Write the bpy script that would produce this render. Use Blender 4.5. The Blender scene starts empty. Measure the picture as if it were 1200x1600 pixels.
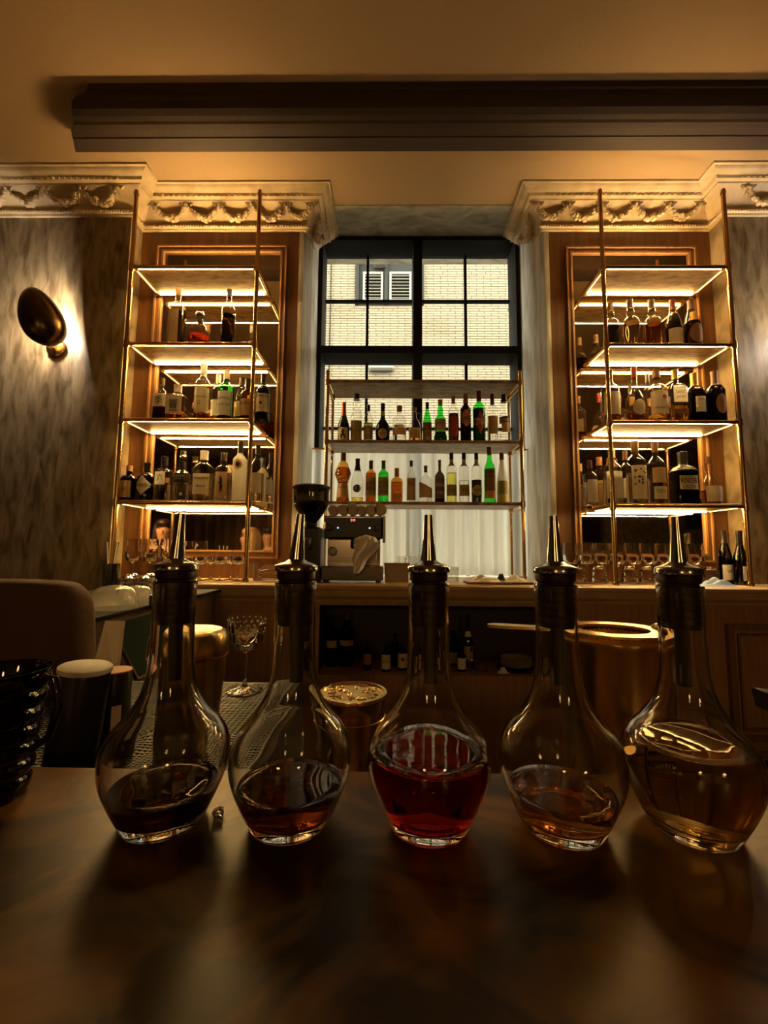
import bpy, math, random
from mathutils import Vector, Matrix
random.seed(7)
S = bpy.context.scene
COL = S.collection
PI = math.pi
CZ = 1.36                                    # camera height above the floor

# ------------------------------------------------------------------ camera
FPX, HORY, VPX, ROLL = 670.0, 862.0, 608.0, math.radians(0.45)
pitch = math.atan((HORY-800)/FPX); yaw = math.atan((VPX-600)/FPX)
fwd = Vector((-math.sin(yaw)*math.cos(pitch), math.cos(yaw)*math.cos(pitch), math.sin(pitch)))
rgt = Vector((math.cos(yaw), math.sin(yaw), 0)); upv = rgt.cross(fwd)
r2 = rgt*math.cos(ROLL)+upv*math.sin(ROLL); u2 = upv*math.cos(ROLL)-rgt*math.sin(ROLL)
cam = bpy.data.cameras.new('camera'); camo = bpy.data.objects.new('camera', cam); COL.objects.link(camo)
M3 = Matrix((r2, u2, -fwd)).transposed()
camo.matrix_world = Matrix.Translation((0, 0, CZ)) @ M3.to_4x4()
cam.sensor_fit = 'VERTICAL'; cam.sensor_height = 24; cam.lens = 24*FPX/1600; cam.clip_start = 0.01
S.camera = camo
def _ray(x, y): return fwd+r2*((x-600)/FPX)-u2*((y-800)/FPX)
def at(x, y, Y):                              # a photograph pixel at depth Y -> a point of the room
    d = _ray(x, y); return d*(Y/d.y)+Vector((0, 0, CZ))
def atz(x, y, Z):
    d = _ray(x, y); return d*((Z-CZ)/d.z)+Vector((0, 0, CZ))

# ------------------------------------------------------------------ world, lights, exposure
W = bpy.data.worlds.new('world'); S.world = W; W.use_nodes = True
bg = W.node_tree.nodes['Background']; bg.inputs[0].default_value = (1.0, 0.94, 0.77, 1); bg.inputs[1].default_value = 23.0
S.view_settings.view_transform = 'Standard'; S.view_settings.look = 'None'
S.view_settings.exposure = 0.0; S.view_settings.gamma = 1.0; S.view_settings.use_curve_mapping = False
try:
    S.cycles.max_bounces = 18; S.cycles.transmission_bounces = 16; S.cycles.transparent_max_bounces = 40
    S.cycles.glossy_bounces = 8; S.cycles.diffuse_bounces = 5; S.cycles.sample_clamp_indirect = 6.0
except Exception: pass
def light(name, kind, loc, energy, col, size=0.1, rot=None, spot=None):
    l = bpy.data.lights.new(name, kind); l.energy = energy; l.color = col
    if kind in ('POINT', 'SPOT'): l.shadow_soft_size = size
    if kind == 'AREA': l.size = size
    if spot: l.spot_size = spot; l.spot_blend = 0.6
    o = bpy.data.objects.new(name, l); COL.objects.link(o); o.location = loc
    if rot: o.rotation_euler = rot
    return o
# daylight enters by the window (portal for the sky)
pl = bpy.data.lights.new('window_portal', 'AREA'); pl.shape = 'RECTANGLE'; pl.size = 1.5; pl.size_y = 2.5
pl.cycles.is_portal = True
po = bpy.data.objects.new('window_portal', pl); COL.objects.link(po)
po.location = (0.2, 3.12, 2.4); po.rotation_euler = (-PI/2, 0, 0)
# lamps of the dining room behind the camera
WARM = (1.0, 0.58, 0.20)
for lx, ly, lz, le in ((-0.6, -2.3, 1.95, 15), (1.2, -2.3, 1.95, 15)):
    light('room_lamp_light', 'POINT', (lx, ly, lz), le, WARM, 0.12)

# ------------------------------------------------------------------ materials
MATS = {}
def _nt(name):
    m = bpy.data.materials.new(name); m.use_nodes = True
    nt = m.node_tree; MATS[name] = m
    return m, nt, nt.nodes, nt.links
def srgb(r, g, b):
    f = lambda c: (c/255/12.92) if c/255 <= 0.04045 else ((c/255+0.055)/1.055)**2.4
    return (f(r), f(g), f(b), 1)
def pbr(name, col, rough=0.5, metal=0.0, noise=None, bump=None, spec=0.5, sheen=0, trans=0):
    """noise=(scale xyz, colour2, lo, hi, detail, distortion)   bump=(scale xyz, strength)"""
    m, nt, N, L = _nt(name); b = N['Principled BSDF']
    c = col if len(col) == 4 else (*col, 1)
    b.inputs['Base Color'].default_value = c; b.inputs['Roughness'].default_value = rough
    b.inputs['Metallic'].default_value = metal
    b.inputs['Specular IOR Level'].default_value = spec
    if trans: b.inputs['Transmission Weight'].default_value = trans
    tc = N.new('ShaderNodeTexCoord')
    def mapping(sc, rot=(0, 0, 0)):
        mp = N.new('ShaderNodeMapping'); mp.inputs['Scale'].default_value = sc; mp.inputs['Rotation'].default_value = rot
        L.new(tc.outputs['Object'], mp.inputs['Vector']); return mp
    if noise:
        sc, c2, lo, hi, det, dist = noise[:6]
        rot = noise[6] if len(noise) > 6 else (0, 0, 0)
        n = N.new('ShaderNodeTexNoise'); n.inputs['Scale'].default_value = 1.0; n.inputs['Detail'].default_value = det
        n.inputs['Distortion'].default_value = dist
        L.new(mapping(sc, rot).outputs[0], n.inputs['Vector'])
        r = N.new('ShaderNodeValToRGB'); r.color_ramp.elements[0].position = lo; r.color_ramp.elements[1].position = hi
        r.color_ramp.elements[0].color = c; r.color_ramp.elements[1].color = c2 if len(c2) == 4 else (*c2, 1)
        L.new(n.outputs['Fac'], r.inputs['Fac']); L.new(r.outputs['Color'], b.inputs['Base Color'])
    if bump:
        n2 = N.new('ShaderNodeTexNoise'); n2.inputs['Scale'].default_value = 1.0; n2.inputs['Detail'].default_value = 6
        L.new(mapping(bump[0], bump[2] if len(bump) > 2 else (0, 0, 0)).outputs[0], n2.inputs['Vector'])
        bp = N.new('ShaderNodeBump'); bp.inputs['Strength'].default_value = bump[1]; bp.inputs['Distance'].default_value = 0.01
        L.new(n2.outputs['Fac'], bp.inputs['Height']); L.new(bp.outputs['Normal'], b.inputs['Normal'])
    return m
def emis(name, col, strength):
    m, nt, N, L = _nt(name); N.remove(N['Principled BSDF'])
    e = N.new('ShaderNodeEmission'); e.inputs[0].default_value = (*col, 1); e.inputs[1].default_value = strength
    L.new(e.outputs[0], N['Material Output'].inputs[0]); return m
def thin(name, tint, refl=0.8, base=0.04, rough=0.02, diffuse=None, dfac=0.0, dmix=0.5):
    """thin-walled glass: see-through tinted wall with edge reflections"""
    m, nt, N, L = _nt(name); N.remove(N['Principled BSDF'])
    t = N.new('ShaderNodeBsdfTransparent'); t.inputs[0].default_value = (*tint, 1)
    g = N.new('ShaderNodeBsdfGlossy'); g.inputs['Roughness'].default_value = rough
    lw = N.new('ShaderNodeLayerWeight'); lw.inputs['Blend'].default_value = 0.5
    p = N.new('ShaderNodeMath'); p.operation = 'POWER'; p.inputs[1].default_value = 3.5
    ml = N.new('ShaderNodeMath'); ml.operation = 'MULTIPLY_ADD'; ml.inputs[1].default_value = refl; ml.inputs[2].default_value = base
    L.new(lw.outputs['Facing'], p.inputs[0]); L.new(p.outputs[0], ml.inputs[0])
    src = t
    if diffuse:
        d = N.new('ShaderNodeBsdfTranslucent'); d.inputs[0].default_value = (*diffuse, 1)
        d2 = N.new('ShaderNodeBsdfDiffuse'); d2.inputs[0].default_value = (*diffuse, 1)
        md = N.new('ShaderNodeMixShader'); md.inputs[0].default_value = dmix
        L.new(d.outputs[0], md.inputs[1]); L.new(d2.outputs[0], md.inputs[2])
        mx0 = N.new('ShaderNodeMixShader'); mx0.inputs[0].default_value = dfac
        L.new(t.outputs[0], mx0.inputs[1]); L.new(md.outputs[0], mx0.inputs[2]); src = mx0
    mx = N.new('ShaderNodeMixShader'); L.new(ml.outputs[0], mx.inputs[0])
    L.new(src.outputs[0], mx.inputs[1]); L.new(g.outputs[0], mx.inputs[2])
    L.new(mx.outputs[0], N['Material Output'].inputs[0]); return m
def glass(name, col, ior=1.45, rough=0.0):
    m, nt, N, L = _nt(name); N.remove(N['Principled BSDF'])
    g = N.new('ShaderNodeBsdfGlass'); g.inputs['Color'].default_value = (*col, 1); g.inputs['IOR'].default_value = ior
    g.inputs['Roughness'].default_value = rough
    L.new(g.outputs[0], N['Material Output'].inputs[0]); return m

def liquid_mat(name, col, rough=0.0):
    m, nt, N, L = _nt(name); b = N['Principled BSDF']
    b.inputs['Base Color'].default_value = (*col, 1); b.inputs['Roughness'].default_value = rough
    b.inputs['Transmission Weight'].default_value = 1.0; b.inputs['IOR'].default_value = 1.36
    return m
pbr('ceiling_plaster', (0.44, 0.30, 0.145), 0.85, bump=((40, 40, 40), 0.15))
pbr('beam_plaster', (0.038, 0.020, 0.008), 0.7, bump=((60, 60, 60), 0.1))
pbr('cornice_plaster', (0.60, 0.46, 0.26), 0.6, noise=((9, 9, 9), (0.40, 0.29, 0.155), 0.45, 0.75, 5, 0.2), bump=((50, 50, 50), 0.2))
pbr('wall_marbled', (0.32, 0.24, 0.135), 0.5, noise=((24, 8, 6.0), (0.105, 0.070, 0.030), 0.36, 0.68, 10, 0.6, (0, 0.42, 0)), bump=((30, 30, 8), 0.12, (0, 0.42, 0)))
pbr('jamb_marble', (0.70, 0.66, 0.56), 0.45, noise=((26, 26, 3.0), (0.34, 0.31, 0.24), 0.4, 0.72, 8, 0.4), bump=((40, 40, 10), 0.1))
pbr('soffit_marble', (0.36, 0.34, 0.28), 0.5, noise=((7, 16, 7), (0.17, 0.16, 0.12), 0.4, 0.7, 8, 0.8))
pbr('panel_wood', (0.19, 0.080, 0.018), 0.5, noise=((38, 38, 2.2), (0.12, 0.046, 0.009), 0.35, 0.7, 6, 0.5), bump=((120, 120, 6), 0.08))
pbr('moulding_wood', (0.30, 0.155, 0.055), 0.45, noise=((60, 60, 3), (0.21, 0.10, 0.034), 0.4, 0.7, 5, 0.3))
pbr('cabinet_wood', (0.50, 0.30, 0.145), 0.45, noise=((50, 50, 3), (0.38, 0.21, 0.095), 0.35, 0.7, 6, 0.4), bump=((130, 130, 6), 0.06))
pbr('counter_stone', (0.64, 0.46, 0.27), 0.3, noise=((5, 5, 5), (0.52, 0.36, 0.20), 0.4, 0.7, 6, 0.6))
pbr('dark_wood', (0.10, 0.05, 0.025), 0.5, noise=((40, 40, 4), (0.06, 0.03, 0.014), 0.4, 0.7, 5, 0.4))
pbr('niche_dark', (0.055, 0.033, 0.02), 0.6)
pbr('floor_dark', (0.05, 0.032, 0.02), 0.5)
pbr('shelf_marble', (0.44, 0.29, 0.115), 0.4, noise=((12, 46, 10), (0.15, 0.088, 0.028), 0.38, 0.66, 9, 0.7, (0, 0, 0.9)))
pbr('bar_marble', (0.17, 0.074, 0.008), 0.36, noise=((10, 13, 10), (0.022, 0.008, 0.0012), 0.38, 0.62, 12, 1.0), bump=((18, 18, 18), 0.04), spec=0.2)
pbr('brass', (0.72, 0.45, 0.16), 0.2, 1.0, bump=((60, 60, 60), 0.03))
pbr('brass_bright', (0.84, 0.60, 0.22), 0.22, 1.0, noise=((14, 14, 5), (0.55, 0.36, 0.12), 0.5, 0.8, 5, 0.2), bump=((30, 30, 30), 0.05))
pbr('brass_dark', (0.11, 0.075, 0.03), 0.25, 1.0)
pbr('steel', (0.50, 0.46, 0.41), 0.2, 1.0)
pbr('steel_dark', (0.20, 0.19, 0.18), 0.22, 1.0)
pbr('station_top', (0.03, 0.022, 0.014), 0.8, spec=0.1)
pbr('pourer_metal', (0.36, 0.33, 0.29), 0.16, 1.0)
pbr('black_steel', (0.012, 0.014, 0.013), 0.7, spec=0.12)
pbr('black_plastic', (0.012, 0.011, 0.010), 0.35)
pbr('black_rubber', (0.014, 0.012, 0.010), 0.55)
pbr('stopper_rubber', (0.016, 0.005, 0.003), 0.5, spec=0.25)
pbr('mirror_old', (0.80, 0.72, 0.58), 0.03, 1.0, noise=((6, 6, 6), (0.62, 0.54, 0.40), 0.45, 0.75, 6, 0.5))
pbr('brick_face', (0.078, 0.063, 0.038), 0.85, noise=((7, 7, 7), (0.066, 0.052, 0.031), 0.4, 0.7, 6, 0.2), bump=((60, 60, 60), 0.1))
pbr('brick_stained', (0.058, 0.044, 0.023), 0.85, noise=((9, 9, 9), (0.07, 0.057, 0.034), 0.4, 0.7, 6, 0.2))
pbr('mortar', (0.020, 0.0145, 0.0075), 0.9)
pbr('shutter_paint', (0.046, 0.046, 0.039), 0.6)
pbr('alley_dark', (0.008, 0.009, 0.008), 0.8, spec=0.1)
pbr('pale_metal', (0.36, 0.33, 0.27), 0.5)
pbr('cloth_white', (0.88, 0.82, 0.72), 0.9, bump=((200, 200, 200), 0.2))
pbr('cloth_cream', (0.84, 0.72, 0.54), 0.9, bump=((120, 120, 120), 0.2))
pbr('cloth_blue', (0.38, 0.52, 0.78), 0.9, bump=((120, 120, 120), 0.2))
pbr('paper', (0.90, 0.86, 0.78), 0.8)
pbr('paper_cream', (0.90, 0.78, 0.55), 0.8)
pbr('paper_tan', (0.62, 0.42, 0.20), 0.8)
pbr('paper_olive', (0.42, 0.34, 0.12), 0.8)
pbr('paper_brown', (0.26, 0.13, 0.05), 0.8)
pbr('paper_red', (0.45, 0.05, 0.03), 0.6)
pbr('paper_copper', (0.68, 0.28, 0.09), 0.5)
pbr('paper_pink', (0.85, 0.50, 0.30), 0.7)
pbr('paper_black', (0.015, 0.013, 0.012), 0.6)
pbr('paper_yellow', (0.72, 0.62, 0.20), 0.7)
pbr('ink', (0.02, 0.016, 0.012), 0.7)
pbr('ink_brown', (0.10, 0.045, 0.02), 0.7)
pbr('ink_red', (0.50, 0.04, 0.02), 0.6)
pbr('ink_white', (0.85, 0.80, 0.68), 0.7)
pbr('cork', (0.46, 0.28, 0.13), 0.8, bump=((90, 90, 90), 0.3))
pbr('cap_black', (0.014, 0.011, 0.010), 0.3)
pbr('cap_red', (0.20, 0.018, 0.012), 0.35)
pbr('cap_brown', (0.12, 0.05, 0.02), 0.35)
pbr('cap_gold', (0.62, 0.40, 0.14), 0.3, 0.8)
pbr('cap_copper', (0.50, 0.19, 0.07), 0.35, 0.6)
pbr('cap_cream', (0.75, 0.64, 0.46), 0.5)
pbr('cap_green', (0.02, 0.30, 0.05), 0.3)
pbr('ceramic', (0.75, 0.68, 0.56), 0.3)
pbr('leather_brown', (0.085, 0.042, 0.013), 0.85, bump=((60, 60, 60), 0.25))
pbr('drape', (0.10, 0.055, 0.025), 0.9)
pbr('screen_green', (0.010, 0.030, 0.020), 0.15)
pbr('beans', (0.02, 0.012, 0.008), 0.5, bump=((160, 160, 160), 1.0))
pbr('bin_beige', (0.40, 0.34, 0.25), 0.5)
thin('pane_glass', (0.97, 0.98, 0.97), 0.5, 0.03, 0.0)
thin('clear_glass', (0.95, 0.94, 0.91), 0.95, 0.06)
glass('glassware', (0.98, 0.97, 0.95), 1.46)
thin('green_glass', (0.13, 0.62, 0.17), 0.7, 0.05)
thin('bright_green_glass', (0.18, 0.80, 0.20), 0.7, 0.05)
thin('dark_glass', (0.08, 0.06, 0.03), 0.7, 0.05)
thin('dark_green_glass', (0.05, 0.10, 0.03), 0.7, 0.05)
thin('amber_glass', (0.80, 0.55, 0.18), 0.7, 0.05)
thin('frost_glass', (0.90, 0.88, 0.82), 0.4, 0.04, 0.3, (0.85, 0.83, 0.76), 0.75)
thin('smoke_glass', (0.22, 0.17, 0.11), 0.7, 0.05)
thin('frost_clear', (0.92, 0.91, 0.86), 0.8, 0.06, 0.15, (0.8, 0.76, 0.66), 0.30)
thin('sheer', (1.0, 1.0, 0.97), 0.0, 0.0, 0.5, (0.94, 0.93, 0.84), 0.78, 0.08)
glass('decanter_glass', (0.97, 0.965, 0.95), 1.47)
for nm, c in (('cola', (0.018, 0.006, 0.002)), ('russet', (0.24, 0.055, 0.012)), ('ruby', (0.66, 0.030, 0.012)), ('amber', (0.80, 0.38, 0.10)), ('straw', (0.74, 0.50, 0.17)),
              ('whisky', (0.55, 0.20, 0.04)), ('dark', (0.035, 0.012, 0.006)), ('gold', (0.92, 0.68, 0.12)), ('clear', (0.96, 0.95, 0.92)), ('red', (0.85, 0.09, 0.03)),
              ('lemon', (0.90, 0.85, 0.20)), ('green', (0.35, 0.45, 0.08)), ('cream', (0.80, 0.68, 0.45)), ('orange', (0.80, 0.32, 0.05))):
    liquid_mat('liq_'+nm, c, 0.0)
emis('led', (1.0, 0.62, 0.21), 200.0)
emis('led_side', (1.0, 0.58, 0.17), 7.0)
emis('led_front', (1.0, 0.62, 0.21), 420.0)
emis('led_up', (1.0, 0.63, 0.25), 125.0)
emis('bulb', (1.0, 0.80, 0.56), 60.0)
emis('led_red', (1.0, 0.10, 0.08), 6.0)
emis('led_blue', (0.15, 0.3, 1.0), 6.0)
emis('led_white', (1.0, 0.8, 0.8), 5.0)

# ------------------------------------------------------------------ mesh helpers
class MB:
    def __init__(s): s.v = []; s.f = []; s.sm = []
    def add(s, vs, fs, smooth=False):
        o = len(s.v); s.v += [tuple(p) for p in vs]; s.f += [tuple(i+o for i in q) for q in fs]; s.sm += [smooth]*len(fs); return s
    def box(s, x0, x1, y0, y1, z0, z1):
        vs = [(x, y, z) for z in (z0, z1) for y in (y0, y1) for x in (x0, x1)]
        return s.add(vs, [(0, 2, 3, 1), (4, 5, 7, 6), (0, 1, 5, 4), (2, 6, 7, 3), (0, 4, 6, 2), (1, 3, 7, 5)])
    def bbox(s, x0, x1, y0, y1, z0, z1, b):          # box with chamfered edges
        import itertools
        cx, cy, cz = (x0+x1)/2, (y0+y1)/2, (z0+z1)/2; hx, hy, hz = (x1-x0)/2, (y1-y0)/2, (z1-z0)/2
        vs = []; idx = {}
        for sx in (-1, 1):
            for sy in (-1, 1):
                for sz in (-1, 1):
                    for a in range(3):
                        d = [hx-b, hy-b, hz-b]; d[a] = (hx, hy, hz)[a]
                        idx[(sx, sy, sz, a)] = len(vs); vs.append((cx+sx*d[0], cy+sy*d[1], cz+sz*d[2]))
        fs = []
        I = lambda sx, sy, sz, a: idx[(sx, sy, sz, a)]
        for q in (-1, 1):
            fs.append((I(q, -1, -1, 0), I(q, 1, -1, 0), I(q, 1, 1, 0), I(q, -1, 1, 0))[::q])
            fs.append((I(-1, q, -1, 1), I(1, q, -1, 1), I(1, q, 1, 1), I(-1, q, 1, 1))[::-q])
            fs.append((I(-1, -1, q, 2), I(1, -1, q, 2), I(1, 1, q, 2), I(-1, 1, q, 2))[::q])
        for p in (-1, 1):
            for q in (-1, 1):
                w = -p*q
                fs.append((I(-1, p, q, 1), I(1, p, q, 1), I(1, p, q, 2), I(-1, p, q, 2))[::w])
                fs.append((I(p, -1, q, 0), I(p, 1, q, 0), I(p, 1, q, 2), I(p, -1, q, 2))[::-w])
                fs.append((I(p, q, -1, 0), I(p, q, 1, 0), I(p, q, 1, 1), I(p, q, -1, 1))[::w])
        for sx in (-1, 1):
            for sy in (-1, 1):
                for sz in (-1, 1):
                    fs.append((I(sx, sy, sz, 0), I(sx, sy, sz, 1), I(sx, sy, sz, 2))[::sx*sy*sz])
        return s.add(vs, fs)
    def lathe(s, prof, seg=32, c=(0, 0, 0), smooth=True, sec=None, cap0=True, cap1=True):
        """prof [(r,z)] bottom to top; sec(r,z,t)->(x,y) optional cross-section"""
        vs = []; fs = []; n = len(prof)
        for (r, z) in prof:
            for k in range(seg):
                t = 2*PI*k/seg
                x, y = sec(r, z, t) if sec else (r*math.cos(t), r*math.sin(t))
                vs.append((c[0]+x, c[1]+y, c[2]+z))
        for i in range(n-1):
            for k in range(seg):
                k2 = (k+1) % seg; fs.append((i*seg+k, i*seg+k2, (i+1)*seg+k2, (i+1)*seg+k))
        if cap0: fs.append(tuple(range(seg-1, -1, -1)))
        if cap1: fs.append(tuple((n-1)*seg+k for k in range(seg)))
        return s.add(vs, fs, smooth)
    def tube(s, pts, r, seg=10, smooth=True, caps=True):
        pts = [Vector(p) for p in pts]; n = len(pts); rr = r if isinstance(r, (list, tuple)) else [r]*n
        vs = []; fs = []; u = None
        for i, p in enumerate(pts):
            d = (pts[min(i+1, n-1)]-pts[max(i-1, 0)]).normalized()
            if u is None: u = d.orthogonal().normalized()
            else: u = (u-d*u.dot(d)).normalized()
            w = d.cross(u)
            for k in range(seg):
                t = 2*PI*k/seg; vs.append(p+(u*math.cos(t)+w*math.sin(t))*rr[i])
        for i in range(n-1):
            for k in range(seg):
                k2 = (k+1) % seg; fs.append((i*seg+k, i*seg+k2, (i+1)*seg+k2, (i+1)*seg+k))
        if caps: fs.append(tuple(range(seg-1, -1, -1))); fs.append(tuple((n-1)*seg+k for k in range(seg)))
        return s.add(vs, fs, smooth)
    def ball(s, c, rx, ry=None, rz=None, seg=8, rings=5, smooth=True):
        ry = ry or rx; rz = rz or rx
        pr = [(math.sin(PI*i/rings)+1e-4, -math.cos(PI*i/rings)) for i in range(rings+1)]
        return s.lathe([(a, b*rz) for a, b in pr], seg, c, smooth, sec=lambda r, z, t: (r*rx*math.cos(t), r*ry*math.sin(t)))
    def prism(s, poly, y0, y1):                        # polygon in XZ extruded along Y
        n = len(poly); vs = [(x, y0, z) for x, z in poly]+[(x, y1, z) for x, z in poly]
        fs = [tuple(range(n)), tuple(range(2*n-1, n-1, -1))]
        fs += [(i, i+n, (i+1) % n+n, (i+1) % n) for i in range(n)]
        return s.add(vs, fs)
    def grid(s, fn, nu, nv, smooth=True):              # fn(u,v) u,v in 0..1
        vs = [fn(i/nu, j/nv) for j in range(nv+1) for i in range(nu+1)]
        fs = [(j*(nu+1)+i, j*(nu+1)+i+1, (j+1)*(nu+1)+i+1, (j+1)*(nu+1)+i) for j in range(nv) for i in range(nu)]
        return s.add(vs, fs, smooth)
    def xf(s, m):
        s.v = [tuple(m @ Vector(p)) for p in s.v]; return s
    def mesh(s, name):
        me = bpy.data.meshes.new(name); me.from_pydata(s.v, [], s.f)
        me.polygons.foreach_set('use_smooth', s.sm); me.update()
        return me
    def build(s, name, mat, parent=None, loc=None, rz=0, angle=40):
        me = s.mesh(name); me.materials.append(MATS[mat] if isinstance(mat, str) else mat)
        if any(s.sm):
            try: me.set_sharp_from_angle(angle=math.radians(angle))
            except Exception: pass
        o = bpy.data.objects.new(name, me); COL.objects.link(o)
        if parent: o.parent = parent
        if loc: o.location = loc
        o.rotation_euler.z = rz
        return o
def tag(o, label, cat, group=None, kind=None):
    if label: o['label'] = label
    if cat: o['category'] = cat
    if group: o['group'] = group
    if kind: o['kind'] = kind
    return o
def struct(o): o['kind'] = 'structure'; return o
def empty(name, loc, rz=0):
    o = bpy.data.objects.new(name, None); COL.objects.link(o); o.location = loc; o.rotation_euler.z = rz
    o.empty_display_size = 0.05; return o
def solid(name, mat, verts, faces, parent=None):
    return MB().add(verts, faces).build(name, mat, parent)
def lettering(text, width, height, align='CENTER', font=None):
    """flat letter mesh centred on the origin in XZ, fitted to width x height"""
    cu = bpy.data.curves.new('lettering', 'FONT'); cu.body = text; cu.align_x = 'CENTER'; cu.size = 1; cu.resolution_u = 2
    ob = bpy.data.objects.new('lettering', cu); COL.objects.link(ob)
    me = bpy.data.meshes.new_from_object(ob.evaluated_get(bpy.context.evaluated_depsgraph_get()))
    vs = [v.co.copy() for v in me.vertices]; fs = [tuple(p.vertices) for p in me.polygons]
    bpy.data.objects.remove(ob); bpy.data.meshes.remove(me); bpy.data.curves.remove(cu)
    if not vs: return [], []
    x0, x1 = min(v.x for v in vs), max(v.x for v in vs); y0, y1 = min(v.y for v in vs), max(v.y for v in vs)
    sx = width/max(x1-x0, 1e-6); sy = height/max(y1-y0, 1e-6); sx = min(sx, sy*1.3)
    return [((v.x-(x0+x1)/2)*sx, 0, (v.y-(y0+y1)/2)*sy) for v in vs], fs

# ================================================================== THE SETTING
HC = CZ+2.2                                   # ceiling height
YPOST, YP, YPIER, YWF, YGL = 2.24, 2.54, 2.42, 2.806, 2.97
XPL, XPR = -1.582, 1.995                      # inner edges of the piers
XJL, XJR = -0.55, 0.962                       # window opening at the panel plane
XWL, XWR = -0.50, 0.891                       # window opening at the steel frame
ZCT = CZ-0.162                                # back counter top
ZBAR = CZ-0.235                               # bar top
struct(MB().box(-5, 6.5, -3.5, 3.1, -0.1, 0).build('floor', 'floor_dark'))
ceil = struct(MB().box(-5, 6.5, -3.5, YP, HC, HC+0.1).build('ceiling', 'ceiling_plaster'))
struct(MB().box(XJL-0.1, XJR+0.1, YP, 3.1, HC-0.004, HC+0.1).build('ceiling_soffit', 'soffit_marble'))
struct(MB().box(-5, 6.5, -3.6, -3.5, 0, HC).build('wall_rear', 'wall_marbled'))
struct(MB().box(-5.1, -5, -3.6, 3.1, 0, HC).build('wall_side_left', 'wall_marbled'))
struct(MB().box(6.5, 6.6, -3.6, 3.1, 0, HC).build('wall_side_right', 'wall_marbled'))
struct(MB().box(-5, XPL, YPIER, 2.75, 0, HC).build('wall_left', 'wall_marbled'))
struct(MB().box(XPR, 6.5, YPIER, 2.75, 0, HC).build('wall_right', 'wall_marbled'))
for nm, a, b in (('wall_panel_left', XPL, XJL), ('wall_panel_right', XJR, XPR)):
    struct(MB().box(a, b, YP, 2.75, 0, HC).build(nm, 'panel_wood'))
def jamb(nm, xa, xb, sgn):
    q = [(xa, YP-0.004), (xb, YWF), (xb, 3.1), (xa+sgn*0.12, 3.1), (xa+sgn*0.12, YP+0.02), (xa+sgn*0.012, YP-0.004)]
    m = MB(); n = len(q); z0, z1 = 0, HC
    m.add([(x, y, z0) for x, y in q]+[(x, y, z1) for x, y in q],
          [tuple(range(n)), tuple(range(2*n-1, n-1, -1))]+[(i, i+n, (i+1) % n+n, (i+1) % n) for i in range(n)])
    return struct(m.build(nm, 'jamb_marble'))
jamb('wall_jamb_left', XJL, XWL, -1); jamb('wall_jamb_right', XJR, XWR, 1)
struct(MB().box(XJL-0.05, XJR+0.05, YWF+0.02, 3.1, 0, ZCT).build('wall_sill', 'jamb_marble'))

# dropped ceiling beam with a moulded front, its left end cut at a slant
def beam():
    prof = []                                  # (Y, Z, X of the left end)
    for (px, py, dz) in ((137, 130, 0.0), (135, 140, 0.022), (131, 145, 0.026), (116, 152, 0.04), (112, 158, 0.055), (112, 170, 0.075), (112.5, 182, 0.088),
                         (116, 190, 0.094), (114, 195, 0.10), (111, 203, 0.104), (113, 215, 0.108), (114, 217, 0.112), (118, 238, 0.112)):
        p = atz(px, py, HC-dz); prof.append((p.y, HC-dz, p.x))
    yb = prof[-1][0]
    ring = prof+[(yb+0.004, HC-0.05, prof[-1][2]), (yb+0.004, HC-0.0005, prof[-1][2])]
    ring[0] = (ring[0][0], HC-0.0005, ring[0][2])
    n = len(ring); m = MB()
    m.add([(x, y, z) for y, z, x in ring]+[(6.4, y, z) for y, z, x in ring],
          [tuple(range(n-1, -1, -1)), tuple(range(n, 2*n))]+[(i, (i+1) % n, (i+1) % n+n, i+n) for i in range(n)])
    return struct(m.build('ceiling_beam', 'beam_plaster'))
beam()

# ---- cornices: a moulded profile swept round the piers, the panels and into the window recess
CP = [(0.0, -0.185), (0.016, -0.185), (0.018, -0.176), (0.028, -0.172), (0.030, -0.160), (0.022, -0.156), (0.020, -0.150), (0.026, -0.138), (0.038, -0.118), (0.056, -0.096),
      (0.080, -0.074), (0.104, -0.060), (0.106, -0.054), (0.126, -0.050), (0.132, -0.036), (0.140, -0.032), (0.150, -0.030), (0.166, -0.018), (0.172, -0.012), (0.184, -0.010), (0.186, -0.0004)]
def sweep(name, path, normals, mat):
    n = len(CP); vs = []; fs = []
    for j, (x, y) in enumerate(path):
        ox, oy = normals[j]
        for (p, dz) in CP: vs.append((x+ox*p, y+oy*p, HC+dz))
    for j in range(len(path)-1):
        for i in range(n-1): fs.append((j*n+i, (j+1)*n+i, (j+1)*n+i+1, j*n+i+1))
    m = MB(); m.add(vs, fs, True); return struct(m.build(name, mat, angle=28))
def garland(a, b, parent, out, rnd):
    """festoon of fruit and leaves between two hooks a,b lying on the cove; out = outward unit vector"""
    m = MB(); a = Vector(a); b = Vector(b); n = 15; L = (b-a).length
    for i in range(n+1):
        t = i/n; sag = 4*t*(1-t); w = 0.25+0.75*sag
        p = a.lerp(b, t)+Vector((0, 0, -0.056*sag*min(1, L/0.2)))-out*(0.046*sag)
        for k in range(3 if sag > 0.4 else 2):
            r = (0.0065+0.0085*w)*rnd.uniform(0.75, 1.2); q = p+Vector((rnd.uniform(-1, 1), rnd.uniform(-1, 1), rnd.uniform(-1, 1)))*0.011*w+out*0.014
            m.ball(q, r, r, r*rnd.uniform(0.8, 1.1), 7, 4)
    return m.build('garland', 'cornice_plaster', parent)
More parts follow.
